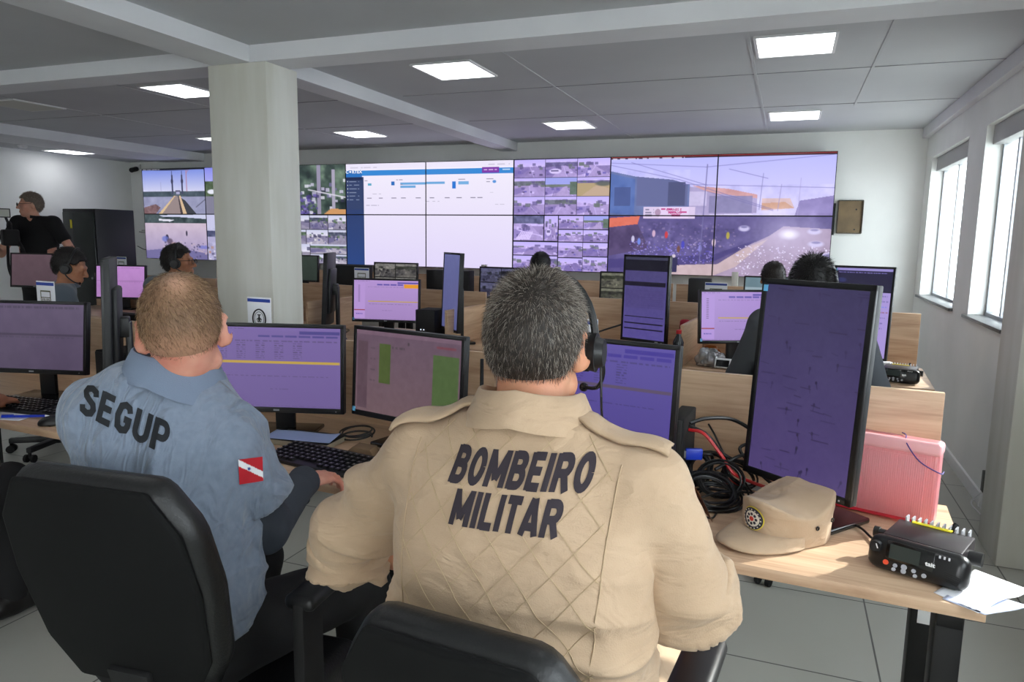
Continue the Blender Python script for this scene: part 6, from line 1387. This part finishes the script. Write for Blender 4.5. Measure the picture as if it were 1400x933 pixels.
def pen(label, a, b, m=BLUE):
    a = Vector(a); b = Vector(b); d = (b - a); t = thing('pen', label, 'pen', a); MB().cyl((0, 0, 0), d * .9, .0052, n=10).obj('barrel', m, t); MB().cyl(d * .9, d, .005, .001, n=10).obj('tip', WHITE, t); g = MB(); g.box(d * .12 + Vector((0, 0, .006)), (.004, .004, .003)); g.cyl(d * .0 + Vector((0, 0, .0065)), d * .25 + Vector((0, 0, .0065)), .0016, n=6); g.obj('clip', m, t)
pen('long blue pen on the white papers at the picture edge', (-2.90, 1.90, .760), (-2.74, 1.985, .760)); pen('second blue pen pointing at the black mouse', (-2.56, 2.03, .757), (-2.66, 2.0, .757), mat('pen_grey', (70, 84, 130), rough=.4))
sheet('white papers under the blue pen', [(-3.02, 1.86, zz), (-2.80, 1.90, zz), (-2.84, 2.03, zz), (-3.04, 2.0, zz)], zz, PAPER, .003, 1.)
sheet('pale blue envelope lying under the purple table monitor', [(-1.72, 2.03, .775), (-1.46, 2.06, .775), (-1.48, 2.16, .777), (-1.74, 2.13, .777)], zz, mat('envelope', (150, 166, 205), rough=.6), .012, 1.2, 'envelope', 'envelope')
t = thing('notebook_pile', 'thick dark notebook below the pale blue envelope', 'notebook', (-1.59, 2.11, .751), R(4)); MB().box((0, 0, .010), (.24, .13, .02), bev=.002).obj('pages', mat('pages', (150, 140, 120), rough=.8), t); MB().box((0, 0, .021), (.246, .136, .003), bev=.001).obj('cover', BLACKM, t)
t = thing('cardboard_wedge', 'folded brown cardboard wedge behind the long keyboard', 'cardboard', (-1.33, 2.06, .751), R(8)); g = MB(); g.prism([(-.06, 0), (.06, 0), (.045, .028), (-.02, .034)], -.03, .03, axis=1, bev=.001); g.obj('folded_card', mat('cardboard', (116, 92, 68), rough=.85), t)
cable('red cable beside the keyboard near the khaki shoulder', [(-1.10, 2.05, .77), (-1.04, 2.06, .78), (-.98, 2.03, .775), (-.93, 2.05, .765)], .004, RED)
cable('grey cable with white plug beside the keyboard', [(-1.13, 2.0, .765), (-1.05, 2.0, .775), (-.98, 1.97, .77), (-.9, 1.98, .765)], .003, mat('cable_grey', (130, 130, 136), rough=.5)); setp(MB().box((-1.14, 2.0, .768), (.022, .014, .016), bev=.002).obj('usb_plug', WHITE), 'small white plug at the end of the grey cable', 'plug')
coil('loose black cables under the brown monitor', (-1.17, 2.12, .775), .07, 4, .0035, CB, (R(12), R(4), .2), 21)
coil('loose black cables under the purple table monitor', (-1.45, 2.22, .772), .06, 3, .0035, CB, (R(10), R(-4), .2), 24)
# paper signs clipped over the panels
def sign(label, px0, px1, y, z0, kind, yaw=RA):
    a = ony(px0[0], px0[1], y); b_ = ony(px1[0], px0[1] , y); w_ = abs(b_.x - a.x); top = a.z; h = top - z0
    t = thing('paper_sign', label, 'sign', ((a.x + b_.x) / 2, y, z0), yaw, 'white paper signs')
    MB().box((0, 0, h / 2), (w_, .003, h), bev=.0008).obj('card', PAPER, t); MB().box((0, -.0022, h * .93), (w_ * .96, .0008, h * .075)).obj('blue_band', BLUEINK, t)
    cz = h * .5; g = MB()
    if kind == 'seal':
        r = w_ * .27
        g.tube([(r * math.cos(q), -.0024, cz + r * 1.15 * math.sin(q)) for q in np.linspace(0, 2 * PI, 33)[:-1]], r * .09, 5, True); g.tube([(r * .74 * math.cos(q), -.0024, cz + r * .85 * math.sin(q)) for q in np.linspace(0, 2 * PI, 33)[:-1]], r * .03, 5, True)
        g.prism([(-r * .62, cz - r * .9), (r * .62, cz - r * .9), (r * .4, cz - r * 1.2), (-r * .4, cz - r * 1.2)], -.0034, -.002, axis=1)
        for s in (-1, 1): g.box((s * r * .25, -.0026, cz), (r * .34, .0012, r * .1), rot=(0, R(35 * s), 0)); g.box((s * r * .2, -.0026, cz - r * .3), (r * .3, .0012, r * .09), rot=(0, R(-40 * s), 0))
        g.box((0, -.0026, cz + r * .05), (r * .2, .0012, r * .8)); g.sph((0, -.0026, cz), (r * .22, .0015, r * .26), 10); g.box((0, -.0026, cz + r * .5), (r * .5, .0012, r * .1))
    else:
        u = w_ * .26
        for s in (-1, 1): g.box((s * u, -.0024, cz), (u * .12, .001, h * .5))
        g.box((0, -.0024, cz + h * .25), (u * 2.1, .001, h * .035)); g.box((0, -.0024, cz + h * .09), (u * 2, .001, h * .02)); g.box((0, -.0024, cz - h * .1), (u * 2, .001, h * .025)); g.prism([(-u, cz - h * .16), (u, cz - h * .16), (0, cz - h * .3)], -.0032, -.002, axis=1)
        for i in range(4): g.box((-u * .66 + i * u * .44, -.0024, cz + .0), (u * .16, .001, h * .13), rot=(0, R(8 * (-1) ** i), 0))
    g.obj('emblem', INK if kind == 'seal' else mat('emblem_olive', (92, 92, 66), rough=.7), t); return t
sign('white paper sign with a round black seal in front of the column', (337, 406), (371, 406), 2.462, 1.05, 'seal')
sign('white paper sign with a shield, before the bent man', (48, 384), (75, 384), 2.535, 1.05, 'shield')
sign('paper sign above the orange tabbed purple monitor', (484, 366), (505, 366), 5.09, 1.05, 'shield')
sign('paper sign above the monitor with the orange bar', (964, 386), (995, 386), 4.96, 1.05, 'shield')
sign('small paper sign on the black rack side, above the pale purple monitor', (158, 351), (173, 351), 5.36, 1.05, 'shield')
sign('paper sign half hidden behind the black headset ear cup', (803, 436), (818, 436), 2.375, 1.05, 'seal')
# ================================================================== second row things
def on2(px, py): q = onz(px, py, .752); return (q.x, q.y, .752)
t = thing('plastic_bag', 'crumpled clear plastic bag beside the wooden divider', 'bag', (-.40, 4.42, .752)); g = SDF((-.13, -.11, -.01), (.13, .11, .14), .006); g.ell((0, 0, .04), (.085, .07, .055), None, .02); V, F_ = g.mesh(0); N_ = normals(V, F_); V = V + N_ * ((np.abs(vnoise(V * 42) - .5) * .05) + (vnoise(V * 22 + 3) - .5) * .03)[:, None]; V[:, 2] = np.maximum(V[:, 2], 0)
me_ = raw('bag_film', V, F_, mat('clear_film', (176, 178, 182), rough=.12, metal=.55, spec=.9), t, ang=20)
t = thing('desk_phone_terminal', 'small white device with a dark screen on the second row desk', 'phone', on2(988, 505), R(-8)); MB().box((0, 0, .034), (.095, .02, .06), rot=(R(-25), 0, 0), bev=.005).obj('phone_body', WHITE, t); MB().box((0, -.0125, .036), (.075, .002, .04), rot=(R(-25), 0, 0)).obj('phone_screen', GLOSSK, t); MB().box((0, .03, .012), (.07, .05, .022), bev=.004).obj('phone_stand', WHITE, t)
t = thing('mug', 'amber mug under the monitor with the orange bar', 'mug', (-.42, 4.62, .752)); MB().lathe([(.0, 0), (.036, 0), (.04, .09), (.036, .09), (.033, .006), (0, .006)]).obj('mug_body', ORANGE, t); MB().tube([(.038 + .024 * math.sin(a), 0, .046 + .026 * math.cos(a)) for a in np.linspace(.2, PI - .2, 9)], .005, 8).obj('mug_handle', ORANGE, t)
t = thing('white_bottle', 'small white bottle under the monitor with the orange bar', 'bottle', (-.245, 4.62, .752)); MB().lathe([(0, 0), (.02, 0), (.02, .07), (.009, .088), (0, .088)]).obj('bottle_body', WHITE, t); MB().cyl((0, 0, .086), (0, 0, .105), .010, .008).obj('bottle_cap', WHITE, t)
t = thing('drink_bottle', 'dark bottle with red cap beside the wooden divider', 'bottle', (-.575, 4.28, .752)); MB().lathe([(0, 0), (.03, 0), (.032, .02), (.03, .11), (.032, .15), (.014, .19), (.013, .205), (0, .205)]).obj('bottle_body', mat('dark_bottle', (24, 30, 34), rough=.15), t); MB().cyl((0, 0, .2), (0, 0, .222), .0155).obj('bottle_cap', RED, t)
t = thing('red_bag', 'crimson pouch behind the red capped bottle', 'pouch', (-.585, 4.62, .752)); g = MB(); g.box((0, 0, .125), (.075, .05, .25), bev=.018, seg=3, taper=(.85, .6)); g.obj('pouch_body', mat('crimson', (176, 26, 52), rough=.6), t); MB().box((0, -.024, .2), (.06, .004, .012)).obj('zip', mat('crimson_dark', (110, 16, 34), rough=.6), t)
t = thing('tape_roll', 'white block of tape on the second row desk behind the radio', 'tape', (.56, 4.52, .752), R(10)); MB().box((0, 0, .04), (.07, .05, .08), bev=.008, taper=(.8, 1)).obj('tape_body', WHITE, t); MB().box((0, 0, .006), (.09, .06, .012), bev=.003).obj('tape_foot', WHITE, t)
cable('black cable behind the dark portrait monitor in the second row', [(-1.05, 4.5, .77), (-1.15, 4.52, .82), (-1.2, 4.5, .86), (-1.12, 4.55, .9), (-.98, 4.62, .95)], .006, CB)
cable('red cable behind the black headset in the second row', [(-1.25, 4.4, .77), (-1.15, 4.42, .80), (-1.05, 4.44, .79), (-.98, 4.5, .78)], .006, RED)
cable('black cable loop on the second row desk beside the dark portrait monitor', [(-1.28, 4.3, .77), (-1.2, 4.32, .80), (-1.1, 4.36, .78), (-1.0, 4.4, .76)], .006, CB)
cable('white lead beside the second two way radio', [(.42, 4.42, .757), (.36, 4.5, .757), (.3, 4.46, .757)], .004, WHITE)
cable('red lead beside the spiky haired man elbow', [(.42, 4.52, .757), (.36, 4.58, .757), (.3, 4.56, .757)], .005, RED)
# cameraman's gear
t = thing('video_camera', 'black video camera with a small lit panel held by the cameraman', 'video camera', tuple(ony(14, 325, 5.0)), R(60))
MB().box((0, 0, 0), (.14, .30, .16), bev=.02, seg=3).obj('camera_body', BLACKM, t); g = MB(); g.cyl((0, .14, .0), (0, .30, 0), .05, .058); g.cyl((0, .29, 0), (0, .36, 0), .068, .075); g.obj('lens', GLOSSK, t)
g = MB(); g.tube(spline([(0, -.1, .07), (0, -.08, .14), (0, .08, .14), (0, .12, .07)]), .016, 8); g.obj('carry_handle', BLACKM, t); g = MB(); g.box((-.05, -.04, .24), (.13, .02, .09), bev=.006); g.cyl((0, .0, .12), (-.03, -.03, .21), .012); g.obj('light_mount', BLACK, t); MB().box((-.05, -.052, .24), (.11, .004, .07)).obj('light_face', mat('panel_face', (170, 172, 160), rough=.3), t)
g = MB(); g.tube(spline([(.05, -.12, -.02), (.09, -.2, -.16), (.06, -.22, -.34), (0, -.18, -.42), (-.04, -.12, -.3), (-.03, -.06, -.08)], 8), .014, 8); g.obj('shoulder_strap', BLACKM, t)
